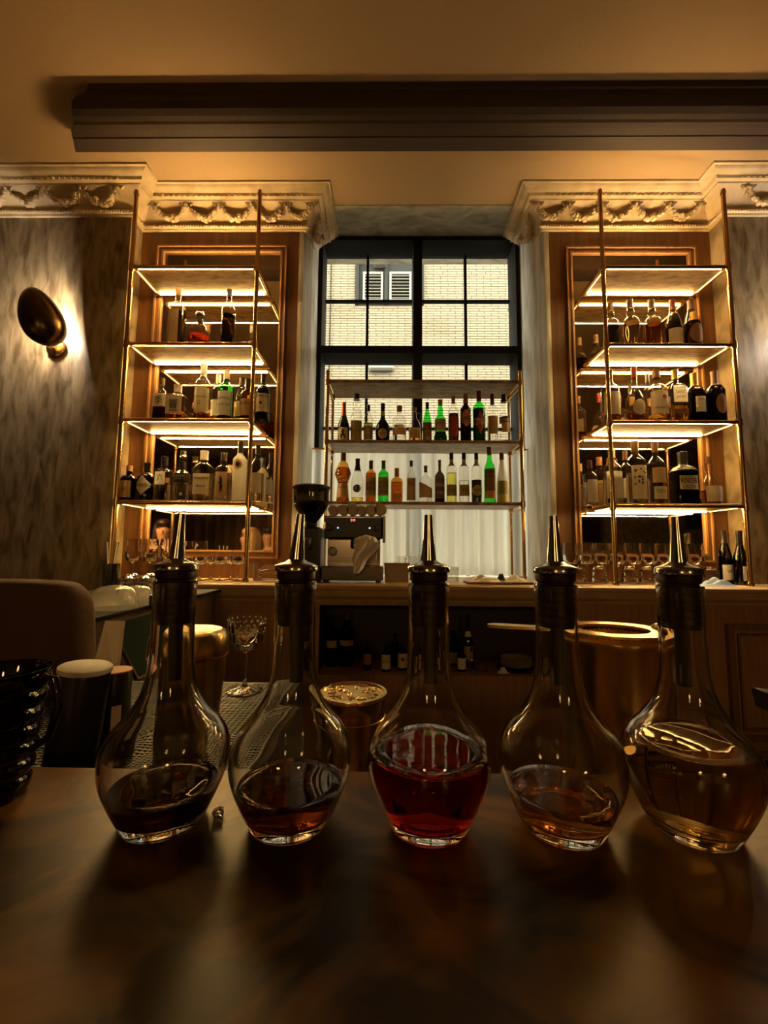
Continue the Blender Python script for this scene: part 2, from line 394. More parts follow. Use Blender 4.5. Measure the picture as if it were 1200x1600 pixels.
def rosette(p, parent, out, side):
    m = MB(); p = Vector(p)
    m.ball(p+out*0.01, 0.012, seg=8, rings=5)
    for k in (-1, 1):
        pts = [p+out*0.008+side*k*s_+Vector((0, 0, 0.012*math.sin(s_*170)+0.006)) for s_ in (0.006, 0.016, 0.027, 0.038, 0.046)]
        m.tube(pts, [0.007, 0.008, 0.006, 0.008, 0.003], 6)
        m.tube([p+out*0.01, p+side*k*0.010+Vector((0, 0, -0.022))+out*0.004, p+side*k*0.016+Vector((0, 0, -0.045))-out*0.012], [0.007, 0.006, 0.002], 6)
    return m.build('bow', 'cornice_plaster', parent)
def runs(parent, segs, rnd):
    beads = MB(); eggs = MB()
    for (x0, y0), (x1, y1), (ox, oy), hooks in segs:
        a = Vector((x0, y0, 0)); b = Vector((x1, y1, 0)); d = b-a; L = d.length; d.normalize(); out = Vector((ox, oy, 0))
        nb = int(L/0.0165)
        for i in range(nb):
            p = a+d*((i+0.5)*L/nb)+out*0.030; beads.ball((p.x, p.y, HC-0.166), 0.0072, seg=6, rings=4)
        ne = int(L/0.034)
        for i in range(ne):
            p = a+d*((i+0.5)*L/ne)+out*0.128
            eggs.ball((p.x, p.y, HC-0.043), 0.0105 if ox == 0 else 0.008, 0.008 if ox == 0 else 0.0105, 0.010, 8, 5)
            q = a+d*((i+1.0)*L/ne)+out*0.128; eggs.ball((q.x, q.y, HC-0.043), 0.003, 0.003, 0.011, 5, 4)
        for i, h in enumerate(hooks):
            hp = a+d*h+out*0.084+Vector((0, 0, HC-0.074)); rosette(hp, parent, out, d)
            if i+1 < len(hooks):
                hq = a+d*hooks[i+1]+out*0.084+Vector((0, 0, HC-0.074))
                garland(hp+Vector((0, 0, -0.006)), hq+Vector((0, 0, -0.006)), parent, out, rnd)
    b1 = beads.build('bead_row', 'cornice_plaster', parent); b1['kind'] = 'stuff'
    b2 = eggs.build('egg_and_dart_row', 'cornice_plaster', parent); b2['kind'] = 'stuff'
rnd = random.Random(3)
cl = sweep('trim_1', [(-4.9, YPIER), (XPL, YPIER), (XPL, YP), (XJL, YP), (XJL, YWF)], [(0, -1), (1, -1), (1, -1), (1, -1), (1, 0)], 'cornice_plaster')
lp = XJL+0.03-XPL
runs(cl, [((-3.6, YPIER), (XPL, YPIER), (0, -1), [0.88, 1.10, 1.32, 1.54, 1.76, 1.98]),
          ((XPL, YPIER), (XPL, YP), (1, 0), []), ((XPL+0.03, YP), (XJL+0.03, YP), (0, -1), [0.08, 0.285, 0.49, 0.695, 0.90, 1.06]), ((XJL, YP-0.03), (XJL, YWF), (1, 0), [0.06, 0.24])], rnd)
cr = sweep('trim_2', [(XJR, YWF), (XJR, YP), (XPR, YP), (XPR, YPIER), (5.0, YPIER)], [(-1, 0), (-1, -1), (-1, -1), (-1, -1), (0, -1)], 'cornice_plaster')
runs(cr, [((XPR, YPIER), (3.6, YPIER), (0, -1), [0.08, 0.30, 0.52, 0.74]), ((XPR, YPIER), (XPR, YP), (-1, 0), []),
          ((XJR-0.03, YP), (XPR-0.03, YP), (0, -1), [-0.04, 0.15, 0.355, 0.56, 0.765, 0.95]), ((XJR, YP-0.03), (XJR, YWF), (-1, 0), [0.06, 0.24])], rnd)

# ---- mirror panels in the wood: stepped wooden frame with an old mirror
def mirror_panel(name, xo0, xo1, xi0, xi1, zo0, zo1, zi0, zi1, label):
    e = empty(name, ((xo0+xo1)/2, YP, zo0)); e['label'] = label; e['category'] = 'mirror'
    ox, oy, oz = e.location
    def frame(nm, a0, a1, b0, b1, w, d, mat):         # four mitred rails
        for k, q in enumerate((((a0, b0), (a1, b0), (a1-w, b0+w), (a0+w, b0+w)), ((a1, b0), (a1, b1), (a1-w, b1-w), (a1-w, b0+w)),
                               ((a1, b1), (a0, b1), (a0+w, b1-w), (a1-w, b1-w)), ((a0, b1), (a0, b0), (a0+w, b0+w), (a0+w, b1-w)))):
            m = MB(); m.prism([(x-ox, z-oz) for x, z in q], YP-d-oy, YP-0.0005-oy); m.build(nm, mat, e)
    frame('outer_moulding', xo0, xo1, zo0, zo1, 0.010, 0.022, 'moulding_wood')
    frame('frame_board', xo0+0.010, xo1-0.010, zo0+0.010, zo1-0.010, 0.024, 0.010, 'panel_wood')
    frame('inner_moulding', xi0-0.012, xi1+0.012, zi0-0.012, zi1+0.012, 0.012, 0.018, 'moulding_wood')
    MB().box(xi0-ox, xi1-ox, -0.004, -0.0005, zi0-oz, zi1-oz).build('mirror_glass', 'mirror_old', e)
mirror_panel('mirror_panel', -1.475, -0.652, -1.430, -0.692, CZ-0.046, CZ+1.916, CZ+0.003, CZ+1.873, 'tall framed mirror behind the shelves beside the wall lamp')
mirror_panel('mirror_panel', 1.090, 1.895, 1.130, 1.850, CZ-0.046, CZ+1.905, CZ+0.003, CZ+1.862, 'tall framed mirror behind the shelves above the row of wine glasses')

# ---- steel window with panes
win = struct(empty('window_1', ((XWL+XWR)/2, YWF, ZCT))); wx, wy, wz = win.location
def bar_(nm, x0, x1, y0, y1, z0, z1): MB().box(x0-wx, x1-wx, y0-wy, y1-wy, z0-wz, z1-wz).build(nm, 'black_steel', win)
ZWT = HC-0.004
bar_('frame_head', XWL, XWR, YWF, YGL+0.03, ZWT-0.03, ZWT)
bar_('frame_jamb', XWL, XWL+0.028, YWF, YGL+0.03, ZCT, ZWT-0.03); bar_('frame_jamb', XWR-0.028, XWR, YWF, YGL+0.03, ZCT, ZWT-0.03)
xm = 0.188; bar_('mullion', xm-0.030, xm+0.030, YWF, YGL+0.03, ZCT, ZWT-0.03)
zt = CZ+1.372; zl = [(zt-0.026, zt+0.026)]
for a, b in ((XWL+0.028, xm-0.03), (xm+0.03, XWR-0.028)): bar_('transom', a, b, YWF, YGL+0.03, zt-0.026, zt+0.026)
zh = [CZ+1.816, CZ+0.868, CZ+0.30]
for side, (a, b, xv) in enumerate(((XWL+0.028, xm-0.03, -0.168), (xm+0.03, XWR-0.028, 0.545))):
    for z0, z1, zm in ((zt+0.026, ZWT-0.03, zh[0:1]), (ZCT, zt-0.026, zh[1:3])):
        bar_('glazing_bar', xv-0.009, xv+0.009, YGL-0.01, YGL+0.02, z0, z1)
        for q in zm:
            bar_('glazing_bar', a, xv-0.009, YGL-0.01, YGL+0.02, q-0.008, q+0.008); bar_('glazing_bar', xv+0.009, b, YGL-0.01, YGL+0.02, q-0.008, q+0.008)
        zz = sorted([z0, z1]+list(zm))
        for i in range(len(zz)-1):
            for (p0, p1) in ((a, xv-0.009), (xv+0.009, b)):
                MB().box(p0-wx, p1-wx, YGL+0.004-wy, YGL+0.008-wy, zz[i]+0.006-wz, zz[i+1]-0.006-wz).build('pane', 'pane_glass', win)

# ---- the alley: long thin bricks, 300 nearest single, the rest joined
YB = 6.5
alley = struct(MB().box(-7, 7, YB, YB+0.3, -1, 9).build('wall_alley', 'mortar'))
struct(MB().box(-7, 7, 3.1, YB, -0.2, -0.1).build('floor_alley', 'mortar'))
BH, BL, J = 0.0415, 0.228, 0.0085
def brick_mesh(L):
    return MB().box(-L/2, L/2, -0.010, 0.0, -(BH-J)/2, (BH-J)/2)
bm_full = brick_mesh(BL-J).mesh('brick'); bm_full.materials.append(MATS['brick_face'])
bm_st = brick_mesh(BL-J).mesh('brick'); bm_st.materials.append(MATS['brick_stained'])
w0, w1 = at(556, 396, YB), at(662, 477, YB)         # shuttered window opening
bl = []; cut = []; rb = random.Random(5)
rows = range(int(1.2/BH), int(7.4/BH))
for r_ in rows:
    z = r_*BH; off = (r_ % 2)*BL/2+(rb.random()*0.04 if r_ % 5 == 0 else 0)
    for k in range(-13, 14):
        x = k*BL+off
        if w1.z-0.02 < z < w0.z+0.02 and w0.x-BL/2 < x < w1.x+BL/2:      # cut at the opening
            if x-BL/2 < w0.x: cut.append((x-BL/2+J/2, w0.x, z))
            if x+BL/2 > w1.x: cut.append((w1.x, x+BL/2-J/2, z))
            continue
        bl.append((x, z))
top = at(655, 396, YB).z; bot = at(655, 545, YB).z; xl, xr = at(500, 480, YB).x, at(815, 480, YB).x
vis = [b for b in bl if bot < b[1] < top and xl < b[0] < xr]; rest = [b for b in bl if not (bot < b[1] < top and xl < b[0] < xr)]
vis.sort(key=lambda b: abs(b[1]-(top+bot)/2)); rest += vis[300:]; vis = vis[:300]
for x, z in vis:
    st = (abs(x-0.62) < 0.3 and abs(z-CZ-3.45) < 0.22) or (abs(x+0.75) < 0.25 and abs(z-CZ-3.75) < 0.12) or rb.random() < 0.03
    o = bpy.data.objects.new('brick', bm_st if st else bm_full); COL.objects.link(o); o.parent = alley
    o.location = (x, YB-rb.uniform(0.0, 0.003), z)
m = MB()
for x, z in rest: m.box(x-(BL-J)/2, x+(BL-J)/2, YB-0.010, YB, z-(BH-J)/2, z+(BH-J)/2)
for xa, xb, z in cut: m.box(xa, xb, YB-0.010, YB, z-(BH-J)/2, z+(BH-J)/2)
o = m.build('bricks', 'brick_face', alley); o['kind'] = 'stuff'
# edge strips closing the brickwork around the shuttered window
ew = empty('shuttered_window', ((w0.x+w1.x)/2, YB-0.05, w1.z)); tag(ew, 'dark framed window with two louvred shutters in the brick wall outside', 'window')
def ebox(nm, mat, x0, x1, y0, y1, z0, z1, par=None): return MB().box(x0-ew.location.x, x1-ew.location.x, y0-ew.location.y, y1-ew.location.y, z0-ew.location.z, z1-ew.location.z).build(nm, mat, par or ew)
fx0, fx1, fz0, fz1 = w0.x, w1.x, w1.z, w0.z
ebox('recess', 'alley_dark', fx0, fx1, YB-0.012, YB-0.004, fz0, fz1)
for a, b, c, d in ((fx0, fx0+0.06, fz0, fz1), (fx1-0.03, fx1, fz0, fz1), (fx0+0.06, fx1-0.03, fz1-0.05, fz1), (-0.10, -0.04, fz0, fz1-0.05)): ebox('frame', 'alley_dark', a, b, YB-0.06, YB-0.012, c, d)
for a, b in ((-0.44, -0.12), (-0.02, 0.33)):
    zt_ = fz0+0.52; zb_ = fz0+0.02
    sh = ebox('shutter', 'shutter_paint', a, a+0.035, YB-0.07, YB-0.02, zb_, zt_)
    ebox('stile', 'shutter_paint', b-0.035, b, YB-0.07, YB-0.02, zb_, zt_, ew); ebox('rail', 'shutter_paint', a+0.035, b-0.035, YB-0.07, YB-0.02, zt_-0.04, zt_, ew); ebox('rail', 'shutter_paint', a+0.035, b-0.035, YB-0.07, YB-0.02, zb_, zb_+0.04, ew)
    for k in range(8):
        zc = zb_+0.065+k*0.053
        s_ = MB().box(a+0.035-ew.location.x, b-0.035-ew.location.x, -0.016, 0.016, -0.014, 0.014)
        s_.v = [(x, y*1.0-0.0 + (-0.012 if z < 0 else 0.012)-0.0, z) for x, y, z in s_.v]
        o = s_.build('slat', 'shutter_paint', ew); o.location = (0, 0.0, zc-ew.location.z)
lam = empty('wall_box', (-0.17, YB-0.08, fz1-0.22)); tag(lam, 'small pale box hanging at the top of the shuttered window', 'lamp')
MB().bbox(-0.10, 0.10, -0.08, 0.05, -0.06, 0.03, 0.012).build('housing', 'shutter_paint', lam); MB().bbox(-0.05, 0.05, -0.05, 0.05, 0.03, 0.18, 0.01).build('neck', 'alley_dark', lam)
tag(MB().tube([(-0.475, YB-0.09, fz1-0.02), (-0.475, YB-0.09, fz1-0.12), (-0.50, YB-0.10, fz1-0.20), (-0.46, YB-0.10, fz1-0.24), (-0.43, YB-0.10, fz1-0.19)], 0.018, 8).build('hook', 'shutter_paint'), 'curved pale hook beside the shuttered window outside', 'hook')
c0 = at(518, 390, YB-0.03); c1 = at(516, 548, YB-0.03)
tag(MB().tube([(c0.x, YB-0.03, c0.z+0.3), (c0.x, YB-0.03, c1.z-3)], 0.010, 8).build('drain_cable', 'alley_dark'), 'thin dark cable running down the brick wall outside', 'cable')
pb = at(596, 574, YB-0.06)
tag(MB().bbox(-0.2, 0.2, -0.05, 0.055, -0.06, 0.06, 0.03).build('junction_box', 'shutter_paint', loc=(pb.x, YB-0.07, pb.z)), 'grey rounded junction box low on the brick wall outside', 'box')

# ================================================================== FURNITURE
# ---- back counter: worktop, cabinet with open niche, panelled doors
XC0, XC1 = -1.42, 3.2
YCF = 2.17
m = MB()
prof = [(YCF+0.012, ZCT), (YCF, ZCT-0.010), (YCF, ZCT-0.026), (YCF+0.010, ZCT-0.032), (YCF+0.012, ZCT-0.038), (YCF+0.002, ZCT-0.046), (YCF+0.006, ZCT-0.062), (YCF+0.022, ZCT-0.076), (YCF+0.034, ZCT-0.080), (YCF+0.036, ZCT-0.092)]
def worktop(x0, x1, yb):
    pr = prof+[(yb, ZCT-0.092), (yb, ZCT)]; n = len(pr)
    return MB().add([(x0, y, z) for y, z in pr]+[(x1, y, z) for y, z in pr], [tuple(range(n-1, -1, -1)), tuple(range(n, 2*n))]+[(i, (i+1) % n, (i+1) % n+n, i+n) for i in range(n)]).build('back_counter_top', 'counter_stone')
tag(worktop(XC0, XPR-0.002, YP-0.001), 'long moulded stone worktop of the back bar below the window', 'worktop')
tag(worktop(XPR-0.002, XC1, YPIER-0.001), 'end of the stone worktop running in front of the right pier', 'worktop')
tag(MB().box(XJL+0.012, XJR-0.012, YP+0.001, YWF-0.001, ZCT-0.09, ZCT).build('window_ledge', 'counter_stone'), 'stone ledge in front of the sheer window curtain', 'ledge')
YC = 2.215
cab = empty('back_cabinet', (0.3, YC, 0)); tag(cab, 'long wooden back bar cabinet with an open bottle niche', 'cabinet')
def cbox(nm, mat, x0, x1, y0, y1, z0, z1, par=None): return MB().box(x0-0.3, x1-0.3, y0-YC, y1-YC, z0, z1).build(nm, mat, par or cab)
NX0, NX1, NZ0, NZ1 = -0.352, 0.913, CZ-0.616, ZCT-0.11
ZT = ZCT-0.0925
cbox('front_panel', 'cabinet_wood', XC0, NX0, YC, YC+0.03, 0.1, ZT)
cbox('front_panel', 'cabinet_wood', NX1, XC1, YC, YC+0.03, 0.1, ZT)
cbox('drawer_front', 'cabinet_wood', NX0, NX1, YC, YC+0.03, 0.1, NZ0)
cbox('top_rail', 'cabinet_wood', NX0, NX1, YC, YC+0.03, NZ1, ZT)
cbox('niche_shelf', 'cabinet_wood', NX0, NX1, YC+0.03, YP-0.02, NZ0-0.02, NZ0)
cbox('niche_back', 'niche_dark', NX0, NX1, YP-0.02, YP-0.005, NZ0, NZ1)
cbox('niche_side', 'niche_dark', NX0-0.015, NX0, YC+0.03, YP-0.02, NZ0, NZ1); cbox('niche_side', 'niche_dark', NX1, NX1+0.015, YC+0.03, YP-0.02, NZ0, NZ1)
cbox('plinth', 'dark_wood', XC0, XC1, YC+0.04, YC+0.06, 0, 0.1)
cbox('skirting_ledge', 'moulding_wood', NX1, XC1, YC-0.02, YC, CZ-0.99, CZ-0.955)
def rframe(x0, x1, z0, z1, w, y, mat, nm):
    for q in (((x0, z0), (x1, z0), (x1-w, z0+w), (x0+w, z0+w)), ((x1, z0), (x1, z1), (x1-w, z1-w), (x1-w, z0+w)), ((x1, z1), (x0, z1), (x0+w, z1-w), (x1-w, z1-w)), ((x0, z1), (x0, z0), (x0+w, z0+w), (x0+w, z1-w))):
        MB().prism([(x-0.3, z) for x, z in q], y-YC, -0.0005).build(nm, mat, cab)
rframe(1.685, 2.6, CZ-0.905, CZ-0.345, 0.030, YC-0.026, 'moulding_wood', 'door_moulding'); rframe(1.717, 2.57, CZ-0.875, CZ-0.375, 0.016, YC-0.014, 'cabinet_wood', 'door_bead'); rframe(1.735, 2.55, CZ-0.857, CZ-0.393, 0.012, YC-0.02, 'moulding_wood', 'door_moulding')
# pierced scrollwork vent below
vent = MB().box(1.40, 2.3, -0.006, -0.0005, CZ-1.135, CZ-0.995).build('vent_grille', 'black_steel', cab)
vent['label'] = 'black vent grille with pale pierced scrolls'
for k in range(9):
    m = MB(); cx = 1.44+k*0.075
    for sz in (-1, 1):
        pts = [(cx+math.cos(a)*(0.006+0.0045*a), -0.008, CZ-1.065+sz*(0.030+math.sin(a)*(0.006+0.0045*a))) for a in [i*0.45 for i in range(13)]]
        m.tube(pts, 0.0045, 6)
    m.build('scroll', 'pale_metal', vent)

# ---- the bar in the foreground
bar = empty('bar_counter', (0, 0.2, 0)); tag(bar, 'polished dark amber marble bar counter in the foreground', 'bar counter')
MB().bbox(-1.25, 1.25, -0.55, 0.287, ZBAR-0.04, ZBAR, 0.004).build('marble_slab', 'bar_marble', bar)
MB().box(-1.25, 1.25, -0.30, 0.195, 0, ZBAR-0.0405).build('front_body', 'dark_wood', bar)
ZW = CZ-0.31
st = empty('service_station', (0, 0.76, 0)); tag(st, 'low steel service station behind the marble bar', 'counter')
MB().box(-1.25, -0.19, -0.355, 0.285, 0.1, ZW-0.012).build('body', 'black_steel', st)
MB().bbox(-1.25, -0.19, -0.27, 0.285, ZW-0.0118, ZW-0.005, 0.002).build('top_sheet', 'station_top', st)
ZW2 = ZW-0.10
MB().box(-0.1895, 1.25, -0.355, 0.0, 0.1, ZW2-0.008).build('body', 'black_steel', st)
MB().bbox(-0.1895, 1.25, -0.27, 0.0, ZW2-0.0078, ZW2, 0.002).build('top_sheet', 'station_top', st)
# perforated rubber bar mat: ribs in both directions
mm = MB(); mx0, mx1, my0, my1 = -0.80, -0.215, 0.545, 1.035
k = 0; x = mx0
while x < mx1: mm.box(x, x+0.0035, my0, my1, ZW-0.0049, ZW-0.0006); x += 0.0105
y = my0
while y < my1: mm.box(mx0, mx1, y, y+0.0035, ZW-0.0049, ZW); y += 0.0085
mm.box(mx0-0.006, mx1+0.006, my1, my1+0.008, ZW-0.0049, ZW); mm.box(mx0-0.006, mx0, my0, my1, ZW-0.0049, ZW); mm.box(mx1, mx1+0.006, my0, my1, ZW-0.0049, ZW)
tag(mm.build('bar_mat', 'black_rubber'), 'black perforated rubber bar mat under the etched coupe glass', 'mat')

# ---- brass shelving units with marble boards and warm light strips
SZ = [CZ+1.571, CZ+1.125, CZ+0.697, CZ+0.248]       # board undersides meet the front rail
YSB = 2.500
def etagere(x0, x1, label, side):
    e = empty('brass_shelf_unit', ((x0+x1)/2, YPOST, ZCT)); tag(e, label, 'shelves', 'brass shelf units with lit marble boards')
    ox, oy, oz = e.location
    def T(nm, pts, r, par=e, mat='brass', seg=12): return MB().tube([(p[0]-ox, p[1]-oy, p[2]-oz) for p in pts], r, seg).build(nm, mat, par)
    for xx in (x0, x1):
        p = T('post', [(xx, YPOST, ZCT), (xx, YPOST, CZ+2.0)], 0.0115)
        MB().lathe([(0.0115, 0), (0.0145, 0.004), (0.0145, 0.012), (0.010, 0.016), (0.012, 0.022), (0.0105, 0.030), (0.004, 0.035)], 14, (xx-ox, 0, CZ+2.0-oz)).build('finial', 'brass', p)
        MB().lathe([(0.017, 0), (0.017, 0.012), (0.0125, 0.020)], 14, (xx-ox, 0, 0)).build('foot', 'brass', p)
        for z in SZ:
            MB().lathe([(0.0118, -0.024), (0.0155, -0.022), (0.0155, 0.018), (0.0118, 0.020)], 14, (xx-ox, 0, z-oz)).build('joint', 'brass', p)
    for z in SZ:
        T('front_rail', [(x0, YPOST, z), (x1, YPOST, z)], 0.009)
        for xx in (x0, x1):
            T('side_rail', [(xx, YPOST, z), (xx, YSB, z)], 0.007)
        b = MB().bbox(x0+0.012-ox, x1-0.012-ox, 0.011, YSB-oy, z-0.004-oz, z+0.016-oz, 0.002).build('board', 'shelf_marble', e)
        MB().box(x0+0.03-ox, x1-0.03-ox, YSB-0.030-oy, YSB-0.014-oy, z-0.0095-oz, z-0.0042-oz).build('light_strip', 'led', b)
        MB().box(x0+0.03-ox, x1-0.03-ox, 0.0125, 0.0140, z-0.0055-oz, z-0.0042-oz).build('light_strip', 'led_front', b)
        for xx in (x0+0.014, x1-0.019):
            MB().box(xx+0.001-ox, xx+0.004-ox, 0.03, YSB-0.032-oy, z-0.0080-oz, z-0.0042-oz).build('light_strip', 'led_side', b)
        if z == SZ[0]:
            MB().box(x0+0.03-ox, x1-0.03-ox, YSB-0.05-oy, YSB-0.02-oy, z+0.0163-oz, z+0.022-oz).build('up_light_strip', 'led_up', b)
        T('rear_rail', [(x0, YSB+0.006, z), (x1, YSB+0.006, z)], 0.006)
    return e
XA0, XA1, XB0, XB1 = -1.445, -0.742, 1.168, 1.852
etagere(XA0, XA1, 'brass shelf unit with lit marble boards beside the wall lamp', -1)
etagere(XB0, XB1, 'brass shelf unit with lit marble boards above the rows of wine glasses', 1)
# middle unit in front of the window, no lights
YM0, YM1 = 2.42, 2.66
MZ = [CZ+0.985, CZ+0.628, CZ+0.273]; XM0, XM1 = -0.363, 0.756
e = empty('brass_shelf_unit', ((XM0+XM1)/2, YM0, ZCT)); tag(e, 'brass shelf unit with unlit marble boards standing before the window', 'shelves')
ox, oy, oz = e.location
def T(nm, pts, r, par=e, mat='brass', seg=12): return MB().tube([(p[0]-ox, p[1]-oy, p[2]-oz) for p in pts], r, seg).build(nm, mat, par)
for xx in (XM0, XM1):
    for yy, zt_ in ((YM0, CZ+1.055), (YM1, CZ+0.99)):
        p = T('post', [(xx, yy, ZCT), (xx, yy, zt_)], 0.0105 if yy == YM0 else 0.008)
        for z in MZ: MB().lathe([(0.0108, -0.02), (0.014, -0.018), (0.014, 0.016), (0.0108, 0.018)], 14, (xx-ox, yy-oy, z-oz)).build('joint', 'brass', p)
for z in MZ:
    for xx in (XM0, XM1):
        T('side_rail', [(xx, YM0, z), (xx, YM1, z)], 0.006); T('side_rail', [(xx, YM0, z-0.028), (xx, YM1, z-0.028)], 0.005)
    MB().bbox(XM0+0.012-ox, XM1-0.012-ox, -0.012, YM1+0.01-oy, z-0.008-oz, z+0.010-oz, 0.002).build('board', 'shelf_marble', e)

# ---- sheer curtain on a rod across the lower window
zr = at(655, 703, 2.765).z; zb = ZCT+0.012
rc = random.Random(11); ph = [rc.uniform(0, 6) for _ in range(6)]
def cur(u, v):
    x = XWL-0.012+u*(XWR-XWL+0.024); k = 0.35+0.65*v
    y = 2.768+k*(0.017*math.sin(u*95+ph[0]+1.2*math.sin(u*17))+0.009*math.sin(u*41+ph[1])+0.004*math.sin(u*190+ph[2]+v))
    return (x, y, zr+(zb-zr)*v)
ct = empty('sheer_curtain', (0.2, 2.768, zb)); tag(ct, 'white pleated sheer curtain across the lower half of the window', 'curtain')
cm = MB().grid(cur, 260, 14); cm.v = [(x-0.2, y-2.768, z-zb) for x, y, z in cm.v]; cm.build('cloth', 'sheer', ct)
MB().tube([(XWL-0.02-0.2, -0.0, zr-zb+0.006), (XWR+0.02-0.2, 0.0, zr-zb+0.006)], 0.006, 10).build('rod', 'brass', ct)

# ---- wall lamp: dark brass shell on a round back plate, bulb hidden inside
def wall_lamp(cx, label, mirror=1):
    bp = at(90, 545, YPIER); zc = bp.z
    e = empty('wall_lamp', (cx, YPIER, zc)); tag(e, label, 'lamp')
    pr = [(0.0, 0.0), (0.052, 0.0), (0.056, 0.006), (0.055, 0.018), (0.046, 0.024), (0.0, 0.026)]
    MB().lathe([(max(r, 0.0005), z) for r, z in pr], 32).xf(Matrix.Rotation(PI/2, 4, 'X')).build('back_plate', 'brass', e)
    # shell: half an egg, hollow side to the wall, leaning up and to the left
    m = MB(); nu, nv = 28, 14; th = 0.0025
    A, B, D = 0.172, 0.098, 0.095
    ax = Vector((-0.30*mirror, -0.10, 0.90)).normalized(); nrm = Vector((0.60*mirror, -0.80, 0.10)); nrm = (nrm-ax*nrm.dot(ax)).normalized(); sd = ax.cross(nrm)
    c0 = Vector((-0.015*mirror, -0.115, 0.130))
    def sh(off):
        def f(u, v):
            a = 2*PI*u; q = v*PI/2
            egg = 1.0+0.16*math.sin(a)
            return tuple(c0+ax*((A-off)*math.sin(a)*math.sin(q))+sd*((B-off)*math.cos(a)*math.sin(q)*(1.08-0.22*math.sin(a)))+nrm*((D-off)*math.cos(q)))
        return f
    m.grid(sh(0), nu, nv); m.grid(sh(th), nu, nv)
    m.build('shade', 'brass_dark', e)
    MB().tube([(0, -0.02, -0.01), (-0.004*mirror, -0.055, -0.016), (-0.01*mirror, -0.090, 0.0), (-0.015*mirror, -0.125, 0.047)], [0.008, 0.008, 0.007, 0.006], 10).build('arm', 'brass', e)
    MB().ball((-0.015*mirror, -0.130, 0.11), 0.018, 0.018, 0.026, 12, 8).build('bulb', 'bulb', e)
    MB().lathe([(0.014, 0), (0.014, 0.04)], 12, (-0.015*mirror, -0.125, 0.045)).build('socket', 'brass_dark', e)
    l = light('wall_lamp_light', 'POINT', (-0.015*mirror, -0.130, 0.12), 48.0, (1.0, 0.82, 0.64), 0.025); l.parent = e
    return e
wall_lamp(at(90, 545, YPIER).x, 'dark brass shell wall lamp on the marbled wall')
wall_lamp(2.50, 'second brass shell wall lamp past the right edge of the picture', 1)

# ================================================================== DECANTERS ON THE BAR
def interp(pr, n):
    """smooth (Catmull-Rom) resample of a profile"""
    out = []
    for i in range(len(pr)-1):
        p0 = Vector(pr[max(i-1, 0)]); p1 = Vector(pr[i]); p2 = Vector(pr[i+1]); p3 = Vector(pr[min(i+2, len(pr)-1)])
        for k in range(n):
            t = k/n
            q = 0.5*((2*p1)+(p2-p0)*t+(2*p0-5*p1+4*p2-p3)*t*t+(3*p1-p0-3*p2+p3)*t**3)
            out.append((q[0], min(max(q[1], p1[1]), p2[1])))
    out.append(tuple(pr[-1])); return out
DO = [(0.0345, 0.0025), (0.0385, 0.010), (0.0455, 0.025), (0.0512, 0.040), (0.0532, 0.054), (0.0515, 0.067), (0.0450, 0.079), (0.0345, 0.091), (0.0262, 0.104), (0.0215, 0.118), (0.0192, 0.135), (0.0184, 0.155), (0.0183, 0.180), (0.0186, 0.203)]
DI = [(0.0010, 0.0098), (0.0200, 0.0100), (0.0330, 0.0125), (0.0395, 0.0190), (0.0440, 0.0280), (0.0485, 0.040), (0.0504, 0.054), (0.0487, 0.0662), (0.0422, 0.0775), (0.0320, 0.089), (0.0238, 0.103), (0.0192, 0.118), (0.0169, 0.135), (0.0161, 0.155), (0.0160, 0.180), (0.0162, 0.203)]
DOs, DIs = interp(DO, 6), interp(DI, 6)
def r_in(z):
    for i in range(len(DIs)-1):
        a, b = DIs[i], DIs[i+1]
        if a[1] <= z <= b[1]: return a[0]+(b[0]-a[0])*(z-a[1])/max(b[1]-a[1], 1e-6)
    return 0.016
def decanter(x, y, level, liq, label, sp):
    e = empty('decanter', (x, y, ZBAR)); tag(e, label, 'decanter', 'glass decanters lined up on the bar')
    base = [(0.0006, 0.0012), (0.024, 0.0012), (0.0275, 0.0002), (0.0325, 0.0002), (0.0340, 0.0012)]
    lip = [(0.0189, 0.2045), (0.0186, 0.2065), (0.0175, 0.2072), (0.0165, 0.2065), (0.0162, 0.2045)]
    ring = base+DOs+lip+DIs[::-1]
    MB().lathe(ring, 72, cap0=False, cap1=False).build('glass', 'decanter_glass', e, angle=80)
    lp = [(max(r+0.0004, 0.0006), z-0.0004) for r, z in DIs if z < level-0.0005]; rl = r_in(level)+0.0004
    lp += [(rl, level-0.0004), (rl-0.0006, level), (rl*0.75, level-0.0006), (rl*0.4, level-0.0007), (0.0006, level-0.0007)]
    MB().lathe(lp, 72).build('liquid', 'liq_'+liq, e, angle=50)
    # ribbed rubber stopper
    sp_ = [(0.0100, 0.168), (0.0150, 0.169)]
    for k in range(5): z = 0.172+k*0.0066; sp_ += [(0.0152, z), (0.01590, z+0.0012), (0.01590, z+0.0038), (0.0152, z+0.005)]
    sp_ += [(0.0155, 0.2085), (0.0172, 0.2095), (0.0176, 0.2150), (0.0170, 0.2165)]
    stp = MB().lathe(sp_, 36).build('stopper', 'stopper_rubber', e)
    MB().tube([(0.002, 0.003, 0.118), (0.0012, 0.002, 0.169)], 0.0062, 16).build('air_tube', 'black_plastic', stp)
    cap = MB().lathe([(0.0188, 0.2166), (0.0194, 0.2172), (0.0194, 0.2212), (0.0188, 0.2222), (0.0150, 0.2238), (0.0105, 0.2252), (0.0075, 0.2275)], 40).build('pourer_cap', 'pourer_metal', e)
    a = sp
    d = Vector((math.sin(a)*0.035, 0.0, 0.043*math.cos(a)))
    b0 = Vector((0, 0, 0.2262))
    MB().tube([b0, b0+d*0.08, b0+d*0.5, b0+d], [0.0074, 0.0070, 0.0052, 0.0036], 20).build('spout', 'pourer_metal', e)
    return e
DY = 0.397
